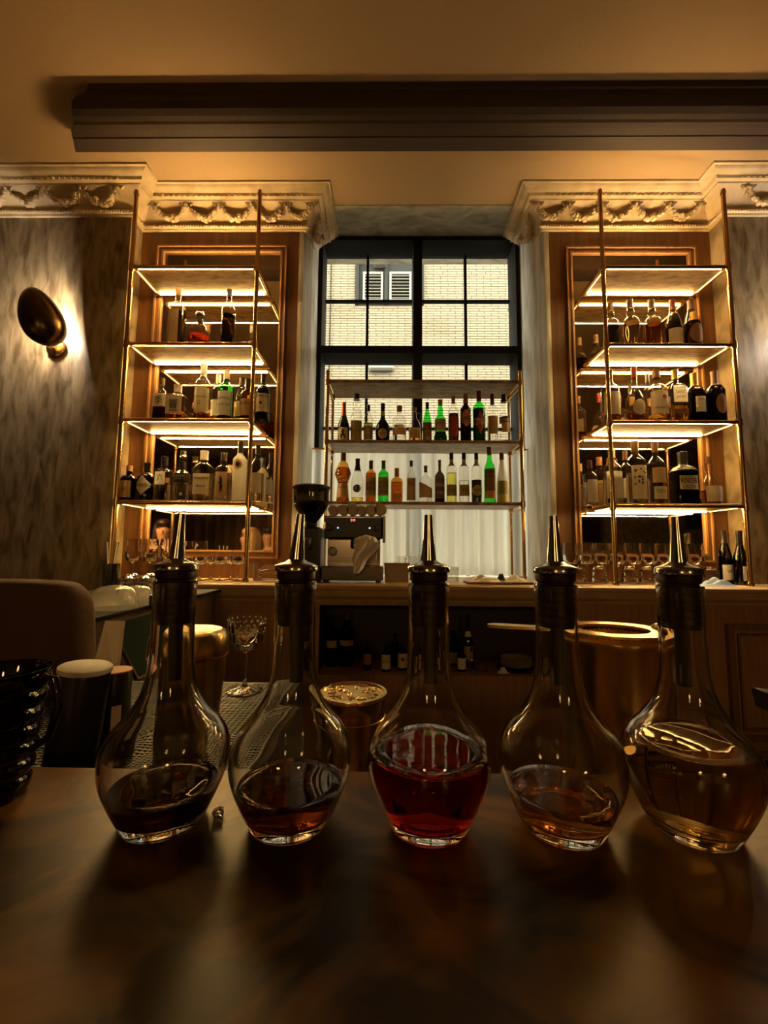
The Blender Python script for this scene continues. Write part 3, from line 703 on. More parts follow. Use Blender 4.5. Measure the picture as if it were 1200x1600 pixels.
decanter(-0.196, DY, 0.030, 'cola', 'decanter with the least and blackest liquid, leftmost of the five', 0.06)
decanter(-0.085, DY, 0.033, 'russet', 'decanter a third full of dark russet liquid beside the blackest one', 0.08)
decanter(0.0365, DY, 0.062, 'ruby', 'decanter of deep ruby red liquid in the middle of the row', 0.0)
decanter(0.152, DY, 0.030, 'amber', 'decanter with a shallow pool of clear amber liquid', 0.0)
decanter(0.264, DY, 0.0725, 'straw', 'fullest decanter holding cloudy straw coloured liquid, rightmost of the five', 0.0)

# ================================================================== BOTTLES
KIND = {   # (r/R, z/H) outline, cap start (z/H)
 'bordeaux': ([(.93, 0), (1, .015), (1, .60), (.97, .65), (.80, .70), (.50, .745), (.37, .78), (.34, .86), (.34, .94), (.36, 1)], .84),
 'tall': ([(.95, 0), (1, .012), (1, .66), (.95, .70), (.70, .745), (.42, .78), (.36, .82), (.35, .94), (.36, 1)], .84),
 'slope': ([(.95, 0), (1, .015), (1, .45), (.93, .55), (.72, .66), (.48, .76), (.37, .84), (.34, .92), (.36, 1)], .85),
 'champ': ([(.95, 0), (1, .015), (1, .38), (.90, .48), (.68, .58), (.46, .68), (.36, .78), (.34, .92), (.38, .95), (.36, 1)], .60),
 'globe': ([(.70, 0), (.74, .015), (.84, .15), (.97, .34), (1, .46), (.94, .55), (.74, .61), (.42, .645), (.36, .67), (.44, .73), (.40, .79), (.32, .83), (.31, 1)], .80),
 'onion': ([(.86, 0), (.92, .015), (1, .22), (1, .34), (.90, .45), (.62, .54), (.38, .61), (.30, .69), (.27, .88), (.29, 1)], .84),
 'ball': ([(.72, 0), (.80, .02), (.96, .18), (1, .34), (.93, .48), (.72, .60), (.42, .68), (.30, .72), (.29, .84), (.40, .86), (.42, .93), (.30, 1)], .84),
 'squat': ([(.95, 0), (1, .02), (1, .58), (.95, .65), (.72, .71), (.42, .74), (.36, .78), (.35, .92), (.38, 1)], .82),
 'flask': ([(.90, 0), (1, .02), (1, .56), (.92, .64), (.62, .70), (.34, .74), (.27, .79), (.25, .92), (.29, 1)], .86),
 'jug': ([(.92, 0), (1, .02), (1, .40), (.92, .52), (.66, .62), (.38, .69), (.30, .74), (.29, .9), (.33, 1)], .84),
 'cone': ([(.96, 0), (1, .015), (1, .40), (.86, .52), (.66, .66), (.46, .80), (.40, .90), (.42, 1)], .84),
 'chartr': ([(1.05, 0), (1.06, .05), (.98, .07), (.97, .50), (.95, .60), (.84, .66), (.52, .74), (.42, .80), (.40, .88), (.42, 1)], .83),
 'bulbfoot': ([(.80, 0), (.86, .015), (1.0, .08), (1.0, .17), (.86, .25), (.86, .52), (.80, .57), (.50, .64), (.40, .70), (.46, .76), (.36, .82), (.33, .92), (.36, 1)], .88),
 'stopper': ([(.95, 0), (1, .012), (1, .50), (.95, .56), (.70, .62), (.56, .68), (.55, .86), (.60, .88), (.42, .90), (.44, 1)], .88),
 'monk': ([(.92, 0), (.95, .02), (.86, .14), (.74, .32), (.70, .42), (.86, .46), (1, .52), (.98, .60), (.84, .70), (.66, .78), (.44, .82), (.36, .86), (.34, 1)], .84),
}
def bottle(px, ytop, w, zshelf, Y, kind, gl, label, liq=None, lvl=0.5, cap='cap_black', c0=None, sq=2.0, dep=1.0, labels=(), texts=(), group=None, cat='bottle', hs=1.0, fr=None, extra=None):
    """px = centre in the photograph, ytop = its top there, w = width there; it stands on zshelf at depth Y"""
    o = at(px, ytop, Y); s_ = abs(at(px+w/2, ytop+40, Y).x-at(px-w/2, ytop+40, Y).x)
    R = s_/2*0.97; H = (o.z-zshelf)*hs
    base = at(px, ytop, Y); X = at(px, (ytop+at_y(base.x, Y, zshelf))/2, Y).x
    prof, cc = KIND[kind]; c0 = c0 or cc
    e = empty('bottle', (X, Y, zshelf), fr if fr is not None else 0.0); tag(e, label, cat, group)
    P = interp(prof, 3); P = [(max(r, .05)*R, z*H) for r, z in P]
    def sec(r, z, t):
        k = max(0.0, min(1.0, (r/R-.45)/.4)); n = 2+(sq-2)*k; d = 1+(dep-1)*k; c, s = math.cos(t), math.sin(t)
        return (r*math.copysign(abs(c)**(2/n), c), d*r*math.copysign(abs(s)**(2/n), s))
    def rad(z):
        for i in range(len(P)-1):
            if P[i][1] <= z <= P[i+1][1]: return P[i][0]+(P[i+1][0]-P[i][0])*(z-P[i][1])/max(P[i+1][1]-P[i][1], 1e-7)
        return P[-1][0]
    body = [(r, z) for r, z in P if z <= c0*H+1e-6]; body.append((rad(c0*H), c0*H+0.0005))
    g = MB().lathe(body, 24, sec=sec).build('glass', gl, e, angle=50)
    capp = [(rad(c0*H)*1.06, c0*H+0.0008)]+[(r*1.08, z) for r, z in P if z > c0*H+0.001]+[(P[-1][0]*1.02, H+0.0005)]
    MB().lathe(capp, 16).build('cap', cap, e)
    if liq:
        lz = lvl*H; lq = [(r*0.93, max(z, 0.004)) for r, z in P if z < lz-0.001]+[(rad(lz)*0.93, lz)]
        lq = [lq[0]]+[q for q in lq[1:] if q[1] > 0.0045]
        MB().lathe(lq, 24, sec=sec).build('liquid', 'liq_'+liq, e, angle=50)
    def surf(x, z, off):
        r = rad(z); k = max(0.0, min(1.0, (r/R-.45)/.4)); n = 2+(sq-2)*k; d = 1+(dep-1)*k
        q = min(abs(x/r), 0.9995); return -(d*r*(1-q**n)**(1/n))-off
    lo = None
    for (z0, z1, wf, mat, shp) in labels:
        z0 *= H; z1 *= H; rows = 12 if shp in ('oval', 'dia', 'badge') else 4
        def hw(t):
            if shp == 'oval': return math.sqrt(max(0, 1-(2*t-1)**2))
            if shp == 'dia': return 1-abs(2*t-1)
            if shp == 'badge': return min(1, 1.6-abs(2*t-1)*1.35)
            if shp == 'taper': return .8+.2*t
            return 1
        m = MB()
        for off in (0.0009,):
            def fn(u, v):
                z = z0+(z1-z0)*v; x = (2*u-1)*rad(z)*wf*max(hw(v), .02); 
                if shp == 'diag': z = min(z, z0+(z1-z0)*(0.55+0.45*(1-u)) ) if v > .5 else z
                return (x, surf(x, z, off), z)
            m.grid(fn, 10, rows)
        lo = m.build('label', mat, e)
    for (tx, zc, th, wf, mat) in texts:
        r = rad(zc*H); vs, fs = lettering(tx, 2*r*wf, th*H)
        if vs:
            vs = [(x, surf(x, zc*H+z, 0.0016), zc*H+z) for x, y, z in vs]
            MB().add(vs, fs).build('lettering', mat, lo or e)
    if extra: extra(e, R, H, surf)
    return e
def at_y(x, Y, z):                            # image row of a point
    d = Vector((x, Y, z-CZ)); return 800-FPX*d.dot(u2)/d.dot(fwd)
def loop_handle(e, R, H, surf):
    MB().tube([(R*.36, 0, H*.86), (R*.75, 0, H*.86), (R*.98, 0, H*.76), (R*1.0, 0, H*.62), (R*.88, 0, H*.50)], R*.09, 8).build('handle', 'clear_glass', e)
def ring_handle(e, R, H, surf):
    MB().tube([(-R*.30+math.cos(a)*R*.32-R*.2, 0, H*.74+math.sin(a)*H*.07) for a in [i*PI/6 for i in range(13)]], R*.07, 8).build('handle', 'clear_glass', e)
def bar_emblem(e, R, H, surf):                # dark standing animal shape on the label
    m = MB()
    for (x, z, a, b) in ((0, .40, .16, .085), (.02, .30, .19, .07), (-.06, .47, .10, .04), (-.16, .46, .07, .02), (-.10, .22, .07, .04), (.10, .22, .07, .04), (-.2, .38, .09, .018)):
        n = 12; pts = [(R*(x+a*math.cos(2*PI*i/n)), H*(z+b*math.sin(2*PI*i/n))) for i in range(n)]
        m.add([(p, surf(p, q, 0.0016+0.0002*abs(x)), q) for p, q in pts], [tuple(range(n))])
    m.build('emblem', 'ink', e)
def portrait(e, R, H, surf):
    m = MB(); n = 12
    for (x, z, a, b) in ((0, .26, .20, .055), (0, .13, .45, .09)):
        pts = [(R*(x+a*math.cos(2*PI*i/n)), H*(z+b*math.sin(2*PI*i/n))) for i in range(n)]
        m.add([(p, surf(p, max(q, .002), 0.0018+z*.001), max(q, .002)) for p, q in pts], [tuple(range(n))])
    m.build('emblem', 'ink', e)
def disc_emblem(col, x, z, a, b, nm='emblem'):
    def f(e, R, H, surf):
        n = 20; pts = [(R*(x+a*math.cos(2*PI*i/n)), H*z+R*b*math.sin(2*PI*i/n)) for i in range(n)]
        m = MB(); m.add([(p, surf(p, q, 0.0020), q) for p, q in pts], [tuple(range(n))]); m.build(nm, col, e)
    return f
def picture(e, R, H, surf):
    m = MB(); rp = random.Random(2)
    for k in range(26):
        x, z, a = rp.uniform(-.62, .62), rp.uniform(.30, .56), rp.uniform(.04, .13); n = 7
        pts = [(R*(x+a*math.cos(2*PI*i/n+k)), H*z+R*a*rp.uniform(.7, 1.6)*math.sin(2*PI*i/n+k)) for i in range(n)]
        m.add([(p, surf(p, q, 0.0016+k*.00001), q) for p, q in pts], [tuple(range(n))])
    m.build('emblem', 'ink', e)
def robe(e, R, H, surf):                      # rope belt and sleeves of the robe-shaped bottle
    m = MB()
    m.tube([(R*.76*math.cos(a), R*.76*math.sin(a), H*.42) for a in [i*PI/12 for i in range(25)]], R*.06, 6)
    m.tube([(-R*.05, -R*.78, H*.42), (-R*.08, -R*.84, H*.30), (-R*.06, -R*.90, H*.18)], R*.05, 6)
    m.build('rope_belt', 'paper_tan', e)
    s = MB()
    for k in (-1, 1): s.tube([(k*R*.80, -R*.25, H*.68), (k*R*.98, -R*.45, H*.56), (k*R*.62, -R*.78, H*.47), (k*R*.12, -R*.95, H*.50)], [R*.14, R*.2, R*.2, R*.13], 8)
    s.build('sleeve', 'paper_tan', e)

# ---- middle shelves, upper row
ZM1, ZM2 = MZ[1]+0.0102, MZ[2]+0.0102; YMB = 2.50; G = 'bottles on the upper board before the window'
R_ = 'rect'
bottle(537, 629, 18.5, ZM1, YMB, 'champ', 'dark_green_glass', 'dark green bottle with copper neck and yellow portrait label', 'dark', .45, 'cap_copper', .66, labels=[(.03, .36, .8, 'paper_yellow', R_)], extra=portrait, group=G)
bottle(557, 616, 18.5, ZM1, YMB, 'stopper', 'clear_glass', 'tall clear bottle with black ball stopper and brown banded label', 'dark', .44, 'cap_black', labels=[(.05, .44, .93, 'paper_olive', R_), (.22, .26, .95, 'paper_brown', R_)], group=G)
bottle(575.5, 633, 15.5, ZM1, YMB, 'bordeaux', 'clear_glass', 'slim bottle with dark olive liquid and black cap', 'green', .52, 'cap_black', labels=[(.08, .44, .9, 'paper_olive', R_)], texts=[('A', .26, .12, .3, 'ink_white')], group=G)
bottle(598, 631, 23, ZM1, YMB, 'onion', 'dark_green_glass', 'dark pear shaped bottle with round tan seal', 'dark', .5, 'cap_black', labels=[(.08, .34, .62, 'paper_tan', 'oval'), (.68, .80, .98, 'paper_yellow', R_)], texts=[('D O M', .21, .06, .4, 'ink_brown')], group=G)
bottle(624, 635, 22, ZM1, YMB, 'squat', 'clear_glass', 'clear squat bottle with cork and salmon label', 'clear', .48, 'cork', .86, labels=[(.20, .40, .93, 'paper_pink', R_)], group=G)
bottle(648, 637, 20, ZM1, YMB, 'jug', 'clear_glass', 'clear handled jug bottle half full of amber', 'orange', .40, 'cork', .88, labels=[(.12, .38, .75, 'paper_tan', R_)], extra=loop_handle, group=G)
bottle(667.5, 629, 14.5, ZM1, YMB, 'slope', 'bright_green_glass', 'slim bright green bottle with brown label and black cap', 'green', .50, 'cap_black', labels=[(.06, .50, .95, 'paper_brown', R_), (.06, .30, .96, 'paper_tan', R_)], group=G)
bottle(688, 625, 21, ZM1, YMB, 'bulbfoot', 'bright_green_glass', 'green bottle with swollen dark foot and tan label', 'dark', .26, 'cap_gold', labels=[(.27, .54, .97, 'paper_tan', R_)], texts=[('AMARO', .44, .07, .8, 'ink_brown')], group=G)
bottle(708.5, 619, 17, ZM1, YMB, 'tall', 'clear_glass', 'clear shouldered bottle of dark red bitters with gold cap', 'dark', .62, 'cap_gold', labels=[(.14, .54, .95, 'paper_red', R_)], texts=[('BITTER', .46, .06, .8, 'ink_brown')], group=G)
bottle(727.5, 616, 17, ZM1, YMB, 'tall', 'dark_glass', 'black bottle with copper badge label and copper neck', 'dark', .6, 'cap_copper', .80, labels=[(.33, .66, .88, 'paper_copper', 'badge')], texts=[('AVERNA', .49, .07, .78, 'ink')], group=G)
bottle(748.5, 612, 20, ZM1, YMB, 'tall', 'bright_green_glass', 'dark artichoke liqueur bottle with slanted white name and red diamond', 'dark', .66, 'cap_red', .82, labels=[(.16, .60, .80, 'paper_red', 'dia')], texts=[('CYNAR', .40, .13, .95, 'ink_white')], group=G)
bottle(769.5, 616, 17, ZM1, YMB, 'tall', 'clear_glass', 'clear bottle with tall tan label and red cap', 'clear', .42, 'cap_red', .79, labels=[(.18, .54, .95, 'paper_tan', 'taper')], group=G)
bottle(788, 617, 18, ZM1, YMB, 'stopper', 'clear_glass', 'clear bottle with black lettered band and black cap', 'whisky', .06, 'cap_black', .84, labels=[(.22, .42, .75, 'paper_tan', 'taper'), (.40, .53, .96, 'paper_black', R_)], texts=[('LUXARDO', .465, .07, .85, 'ink_white')], group=G)
# ---- lower row
G = 'bottles on the lower board before the window'
bottle(536, 708, 23, ZM2, YMB, 'monk', 'amber_glass', 'brown robe shaped bottle with rope belt', 'whisky', .7, 'cap_brown', labels=[(.10, .38, .80, 'paper_tan', R_)], texts=[('Frangelico', .30, .07, .72, 'ink_brown')], extra=robe, group=G)
bottle(558.5, 717, 19.5, ZM2, YMB, 'slope', 'clear_glass', 'clear bottle with round black number seal and yellow dregs', 'gold', .12, 'cap_black', .72, labels=[(.22, .40, .62, 'paper_black', 'oval')], texts=[('43', .31, .11, .55, 'ink_white')], group=G)
bottle(579.5, 720, 17, ZM2, YMB, 'tall', 'amber_glass', 'golden bottle with olive label beside its green twin', 'whisky', .7, 'cap_brown', .80, labels=[(.17, .60, .96, 'paper_olive', R_)], texts=[('ANCHO', .45, .09, .8, 'ink'), ('REYES', .33, .09, .8, 'ink')], group=G)
bottle(599, 720, 17, ZM2, YMB, 'tall', 'bright_green_glass', 'bright green bottle with olive label beside its golden twin', 'clear', .7, 'cap_green', .80, labels=[(.17, .60, .96, 'paper_olive', R_)], texts=[('ANCHO', .47, .08, .8, 'ink'), ('REYES', .37, .08, .8, 'ink'), ('VERDE', .26, .07, .8, 'ink')], group=G)
bottle(620, 732, 19, ZM2, YMB, 'squat', 'amber_glass', 'squarish orange bottle with copper cap', 'orange', .6, 'cap_copper', .76, sq=4, dep=.8, labels=[(.06, .26, .7, 'paper_tan', R_)], texts=[('COINTREAU', .40, .10, .85, 'ink_white')], group=G)
bottle(642.5, 720, 14, ZM2, YMB, 'bordeaux', 'clear_glass', 'slim clear bottle with tall tan paper label', 'clear', .5, 'cap_black', .86, labels=[(.06, .58, .97, 'paper_tan', R_)], texts=[('Mastiha', .45, .10, .8, 'ink_brown')], group=G)
bottle(665, 728, 21, ZM2, YMB, 'flask', 'clear_glass', 'clear flask with slanting tan label and dark stopper', 'clear', .3, 'cap_brown', .82, labels=[(.14, .56, .97, 'paper_tan', 'diag')], group=G)
bottle(687, 719, 16, ZM2, YMB, 'flask', 'smoke_glass', 'dark brown bottle with pale script and brown cap', 'dark', .55, 'cap_brown', .82, labels=[(.10, .54, .9, 'paper_brown', R_)], texts=[('Amaro', .42, .10, .8, 'ink_white'), ('NONINO', .24, .06, .8, 'ink_white')], group=G)
for px, lab, lq, lv, shp in ((705.5, 'bottle of pale yellow spirit with tan label and black cap', 'lemon', .60, R_), (725, 'clear bottle with tan label and black cap between yellow and black ones', 'clear', .45, R_), (744.5, 'bottle of black liqueur with round tan label', 'cola', .46, 'oval')):
    bottle(px, 708, 17, ZM2, YMB, 'tall', 'clear_glass', lab, lq, lv, 'cap_black', .86, labels=[(.14, .36, .9, 'paper_tan', shp), (.73, .85, 1.0, 'paper_tan', R_)], texts=[('varnelli', .26, .05, .6, 'ink')], group=G)
bottle(765, 699, 18, ZM2, 2.445, 'chartr', 'bright_green_glass', 'green necked bottle wrapped in brown paper with red cap', None, .5, 'cap_red', .86, sq=2.6, labels=[(.20, .60, .98, 'paper_brown', R_), (.07, .20, .97, 'paper_copper', R_)], texts=[('GENEPY', .54, .05, .8, 'ink'), ('LE VERT', .46, .05, .8, 'ink')], group=G)
bottle(784.5, 708, 17, ZM2, YMB, 'cone', 'frost_glass', 'frosted white bottle with yellow lower half and red cap', 'lemon', .4, 'cap_red', .86, labels=[(.18, .44, .85, 'paper_olive', R_), (.0, .17, .99, 'paper_yellow', R_)], group=G)

# ---- unit beside the wall lamp
ZA = [z+0.0162 for z in SZ]; YF, YR = 2.335, 2.445
G = 'bottles on the lit shelves beside the wall lamp'
bottle(277, 451, 24, ZA[1], YF, 'bordeaux', 'clear_glass', 'bottle with paper covering one side, leftmost on the highest filled board', 'dark', .58, 'cork', .86, sq=3, labels=[(.03, .60, .62, 'paper_tan', R_)], group=G)
bottle(312, 488, 32, ZA[1], YF, 'ball', 'clear_glass', 'round decanter bottle half full of red orange liquor with glass stopper', 'red', .34, 'steel', .72, group=G)
bottle(357, 453, 22, ZA[1], YF, 'bordeaux', 'clear_glass', 'bottle of dark brown whisky with black stopper and no label', 'dark', .56, 'cap_black', .86, group=G)
bottle(252, 592, 21, ZA[2], YF, 'squat', 'clear_glass', 'narrow square bottle with dark dregs and brushed black character', 'dark', .32, 'cap_brown', .84, sq=5, dep=.9, labels=[(.33, .62, .96, 'paper_cream', R_)], texts=[('季', .47, .2, .6, 'ink')], group=G)
bottle(277, 602, 31, ZA[2], YF-0.02, 'squat', 'clear_glass', 'wide faceted bottle with cream stopper and large brushed character', 'whisky', .22, 'cap_cream', .78, sq=4, dep=.8, labels=[(.16, .64, .80, 'paper_cream', R_)], texts=[('響', .42, .26, .45, 'ink'), ('HIBIKI', .24, .05, .4, 'ink_brown')], group=G)
bottle(317, 569, 25, ZA[2], YF, 'bordeaux', 'clear_glass', 'tall bottle with large cream label numbered twelve', 'whisky', .16, 'cap_cream', .80, labels=[(.14, .56, .95, 'paper_cream', R_)], texts=[('MACALLAN', .40, .04, .75, 'ink_brown'), ('12', .30, .06, .2, 'ink_brown')], group=G)
bottle(340, 586, 20, ZA[2], YR, 'tall', 'clear_glass', 'pale bottle standing behind the bright green glass bottle', 'whisky', .4, 'cap_cream', labels=[(.2, .5, .9, 'paper', R_)], group=G)
bottle(353, 579, 25, ZA[2], YF, 'bordeaux', 'green_glass', 'bright green glass bottle with large white label and cream cap', 'green', .5, 'cap_cream', .82, labels=[(.10, .56, .95, 'paper', R_)], texts=[('LAPHROAIG', .42, .05, .8, 'ink'), ('QUARTER CASK', .30, .05, .8, 'ink')], group=G)
bottle(377, 591, 21, ZA[2], YR, 'slope', 'clear_glass', 'whisky bottle with black cap just behind the brass post', 'whisky', .5, 'cap_black', .84, labels=[(.2, .5, .9, 'paper_tan', R_)], group=G)
bottle(387, 593, 24, ZA[2], YF, 'squat', 'amber_glass', 'squat amber bottle with tan label beside the brass post', 'whisky', .5, 'cap_black', .74, labels=[(.12, .50, .9, 'paper_tan', R_)], texts=[('YAMAZAKI', .40, .07, .8, 'ink_brown')], group=G)
bottle(411, 586, 23, ZA[2], YF-0.01, 'bordeaux', 'dark_green_glass', 'dark green whiskey bottle with cream label right of the brass post', 'whisky', .4, 'cap_black', .82, labels=[(.18, .56, .95, 'paper_cream', R_)], texts=[('JAMESON', .50, .07, .8, 'ink')], extra=disc_emblem('ink_red', 0, .36, .2, .25), group=G)
bottle(201, 728, 24, ZA[3], YF, 'squat', 'dark_glass', 'small black apothecary bottle with ringed square label and cork', 'dark', .5, 'cork', .84, labels=[(.10, .56, .72, 'paper_tan', R_)], texts=[('47', .33, .12, .3, 'ink_brown')], group=G)
bottle(229, 724, 27, ZA[3], YF-0.01, 'squat', 'dark_glass', 'black apothecary bottle with pale diamond label', 'dark', .5, 'cap_black', .80, labels=[(.14, .66, .98, 'paper_cream', 'dia')], texts=[("HENDRICK'S", .40, .09, .8, 'ink')], group=G)
bottle(256, 714, 27, ZA[3], YF, 'squat', 'clear_glass', 'clear six sided bottle with one brushed black character', 'clear', .4, 'cap_black', .80, sq=5, dep=.9, labels=[(.36, .64, .6, 'frost_glass', R_)], texts=[('六', .52, .16, .35, 'ink')], group=G)
bottle(284, 722, 25, ZA[3], YF-0.02, 'tall', 'clear_glass', 'clear bottle banded black on its upper body', 'clear', .42, 'cap_black', .80, labels=[(.46, .70, .98, 'paper_black', R_)], texts=[('LONDON', .62, .05, .6, 'ink_white'), ('DRY GIN', .55, .04, .4, 'ink_white')], group=G)
bottle(285, 705, 22, ZA[3], YR+.012, 'stopper', 'clear_glass', 'clear glass stoppered bottle behind the black banded one', 'clear', .5, 'steel', group=G)
bottle(318, 705, 33, ZA[3], YF, 'bordeaux', 'clear_glass', 'wide clear bottle with cream script label', 'clear', .55, 'cap_cream', .82, sq=3.2, dep=.6, labels=[(.14, .54, .80, 'paper_cream', R_)], texts=[('Greensford', .46, .06, .7, 'ink'), ('Blend', .30, .05, .4, 'ink')], group=G)
bottle(349, 708, 27, ZA[3], YF, 'squat', 'clear_glass', 'clear bottle with dark animal emblem on a tan label', 'clear', .5, 'steel', .84, sq=3, dep=.7, labels=[(.10, .60, .70, 'paper_tan', R_)], extra=bar_emblem, group=G)
bottle(374.5, 690, 22, ZA[3], YF-0.01, 'tall', 'frost_glass', 'tall frosted bottle with oval medallion and black stopper', None, .5, 'cap_black', .80, labels=[(.52, .68, .6, 'paper_tan', 'oval')], extra=disc_emblem('ink', 0, .60, .3, .38), group=G)
bottle(402, 696, 22, ZA[3], YF, 'bordeaux', 'clear_glass', 'clear bottle with black stopper right behind the lowest brass joint', 'clear', .5, 'cap_black', .84, labels=[(.15, .5, .8, 'paper_cream', R_)], group=G)
bottle(422, 708, 14, ZA[3], YF+.02, 'bordeaux', 'clear_glass', 'slim clear bottle at the inner end of the lowest filled board', 'clear', .5, 'cap_brown', .82, labels=[(.15, .45, .8, 'paper', R_)], group=G)

# ---- unit above the wine glasses
G = 'bottles on the lit shelves above the wine glasses'
bottle(955, 474, 25, ZA[1], YF, 'globe', 'clear_glass', 'round shouldered bottle of black liquor behind the brass post', 'cola', .46, 'cork', labels=[(.1, .35, .5, 'paper_black', R_)], group=G)
bottle(985.5, 469, 27, ZA[1], YF, 'globe', 'clear_glass', 'round shouldered bottle of creamy pale liquor with brown cap', 'cream', .52, 'cap_brown', group=G)
bottle(1019, 469, 28, ZA[1], YF, 'globe', 'clear_glass', 'round shouldered bottle of amber liquor with brown cap', 'whisky', .50, 'cap_brown', group=G)
bottle(1052, 469, 24, ZA[1], YF, 'slope', 'clear_glass', 'sloping bottle of cognac with cream label and red cap', 'dark', .58, 'cap_red', .78, labels=[(.05, .38, .93, 'paper_cream', R_)], group=G)
bottle(1081, 470, 26, ZA[1], YF, 'slope', 'clear_glass', 'sloping bottle of dark liquor with round dark label, outermost on its board', 'dark', .55, 'cap_brown', .80, labels=[(.08, .48, .8, 'paper_brown', 'oval')], group=G)
bottle(953, 580, 29, ZA[2], YF, 'bordeaux', 'clear_glass', 'clear bottle with cream label standing behind the brass post, middle board', 'whisky', .2, 'cap_brown', labels=[(.14, .56, .9, 'paper_cream', R_)], group=G)
bottle(992, 574, 28, ZA[2], YF, 'onion', 'clear_glass', 'pear shaped rum bottle with round label and little brown rum', 'whisky', .20, 'cap_red', .80, labels=[(.12, .40, .7, 'paper_cream', 'oval')], group=G)
bottle(1013, 585, 16, ZA[2], YR, 'tall', 'clear_glass', 'thin bottle behind the map labelled rum bottle', 'whisky', .4, 'cap_black', group=G)
bottle(1027, 580, 30, ZA[2], YF, 'squat', 'clear_glass', 'clear rum bottle with cream map label and red round badge', 'straw', .16, 'cap_brown', .86, labels=[(.16, .58, .93, 'paper_cream', R_)], texts=[('Havana Club', .27, .05, .7, 'ink')], extra=disc_emblem('ink_red', .15, .46, .24, .24), group=G)
bottle(1056, 579, 26, ZA[2], YF-0.01, 'squat', 'clear_glass', 'square cut rum bottle with two line black lettering and gold cap', 'straw', .30, 'cap_gold', .82, sq=6, dep=.95, labels=[(.36, .68, .85, 'frost_glass', R_), (.16, .24, .9, 'paper_brown', R_)], texts=[('SAINT', .55, .07, .6, 'ink'), ('JAMES', .45, .07, .6, 'ink')], group=G)
bottle(1086, 584, 29, ZA[2], YF, 'squat', 'dark_glass', 'black bottle with small cream label and amber cap', 'dark', .5, 'cap_gold', .74, labels=[(.20, .50, .55, 'paper_cream', R_)], texts=[('DIPLOMATICO', .44, .04, .45, 'ink')], group=G)
bottle(1118, 581, 27, ZA[2], YF, 'squat', 'dark_glass', 'black bottle with dark oval seal at the outer end of its board', 'dark', .5, 'cap_brown', .72, labels=[(.16, .54, .6, 'paper_brown', 'oval')], group=G)
bottle(922, 720, 22, ZA[3], YF+.05, 'bordeaux', 'clear_glass', 'clear bottle with white edged label left of the brass post', 'clear', .5, 'cap_brown', .84, labels=[(.06, .56, .7, 'paper', R_)], group=G)
bottle(957, 702, 28, ZA[3], YF, 'bordeaux', 'clear_glass', 'clear bottle with grey frosted body behind the brass post, lowest filled board', 'clear', .5, 'cap_cream', .84, labels=[(.10, .58, .9, 'frost_glass', R_)], group=G)
bottle(978, 705, 20, ZA[3], YR, 'tall', 'clear_glass', 'bottle with dark cap behind the picture labelled one', 'clear', .5, 'cap_brown', labels=[(.15, .5, .8, 'paper', R_)], group=G)
bottle(993.5, 690, 29, ZA[3], YF, 'tall', 'clear_glass', 'clear bottle with a dark engraved picture label', 'clear', .5, 'cap_brown', .84, labels=[(.08, .60, .80, 'paper_cream', R_)], extra=picture, group=G)
bottle(1025, 692, 27, ZA[3], YF-0.01, 'bordeaux', 'clear_glass', 'clear bottle with two stacked tan labels', 'straw', .4, 'cap_brown', .84, labels=[(.08, .28, .75, 'paper_cream', R_), (.34, .58, .8, 'paper_tan', R_)], texts=[('TEQUILA', .20, .06, .6, 'ink_brown')], group=G)
bottle(1068, 707, 36, ZA[3], YF, 'squat', 'smoke_glass', 'broad square bourbon bottle with waxed neck and bold label', 'dark', .56, 'cap_black', .62, sq=6, dep=.7, labels=[(.28, .54, .80, 'paper_cream', R_)], texts=[('KNOB', .44, .10, .68, 'ink'), ('CREEK', .33, .06, .6, 'ink')], group=G)
bottle(1109, 714, 31, ZA[3], YF, 'onion', 'clear_glass', 'jug bottle with a ring handle and pale cream lower label', 'whisky', .3, 'cap_brown', .86, labels=[(.06, .38, .85, 'paper_cream', R_)], extra=ring_handle, group=G)

# ================================================================== THINGS ON THE BACK COUNTER
ORD = ['first', 'second', 'third', 'fourth', 'fifth', 'sixth', 'seventh', 'eighth', 'ninth', 'tenth']
def glassware(name, prof, px, py_base, Y, zb, label, cat, group, rot=0, mat='glassware', seg=24, inv=False):
    p = at(px, py_base, Y); e = MB().lathe(interp(prof, 3) if len(prof) > 3 else prof, seg, cap0=False, cap1=False).build(name, mat, loc=(p.x, Y, zb), angle=60)
    tag(e, label, cat, group); return e
WINE = [(0.001, 0.001), (0.030, 0.001), (0.031, 0.003), (0.012, 0.006), (0.004, 0.012), (0.0035, 0.045), (0.0035, 0.075), (0.010, 0.085), (0.030, 0.104), (0.038, 0.130), (0.037, 0.160), (0.033, 0.190), (0.0325, 0.190), (0.0365, 0.160), (0.0375, 0.130), (0.029, 0.105), (0.001, 0.088)]
TUMB = [(0.001, 0.094), (0.028, 0.094), (0.0345, 0.086), (0.037, 0.060), (0.039, 0.030), (0.041, 0.001), (0.0395, 0.001), (0.0375, 0.030), (0.0355, 0.058), (0.031, 0.080), (0.001, 0.084)]
COUPE = [(0.001, 0.001), (0.030, 0.001), (0.031, 0.003), (0.010, 0.006), (0.0035, 0.012), (0.003, 0.05), (0.003, 0.080), (0.010, 0.088), (0.032, 0.105), (0.043, 0.128), (0.042, 0.128), (0.030, 0.107), (0.001, 0.090)]
HIGH = [(0.001, 0.001), (0.027, 0.001), (0.029, 0.004), (0.031, 0.05), (0.032, 0.120), (0.031, 0.120), (0.030, 0.05), (0.027, 0.012), (0.001, 0.010)]
WINE = [(r*1.12, z*1.16) for r, z in WINE]
ZG = ZCT+0.0003
for k in range(9): glassware('wine_glass', WINE, 893+k*24.5, 905, 2.44, ZG, f'{ORD[k]} upright wine glass from the window in the back row', 'glass', 'wine glasses in the back row')
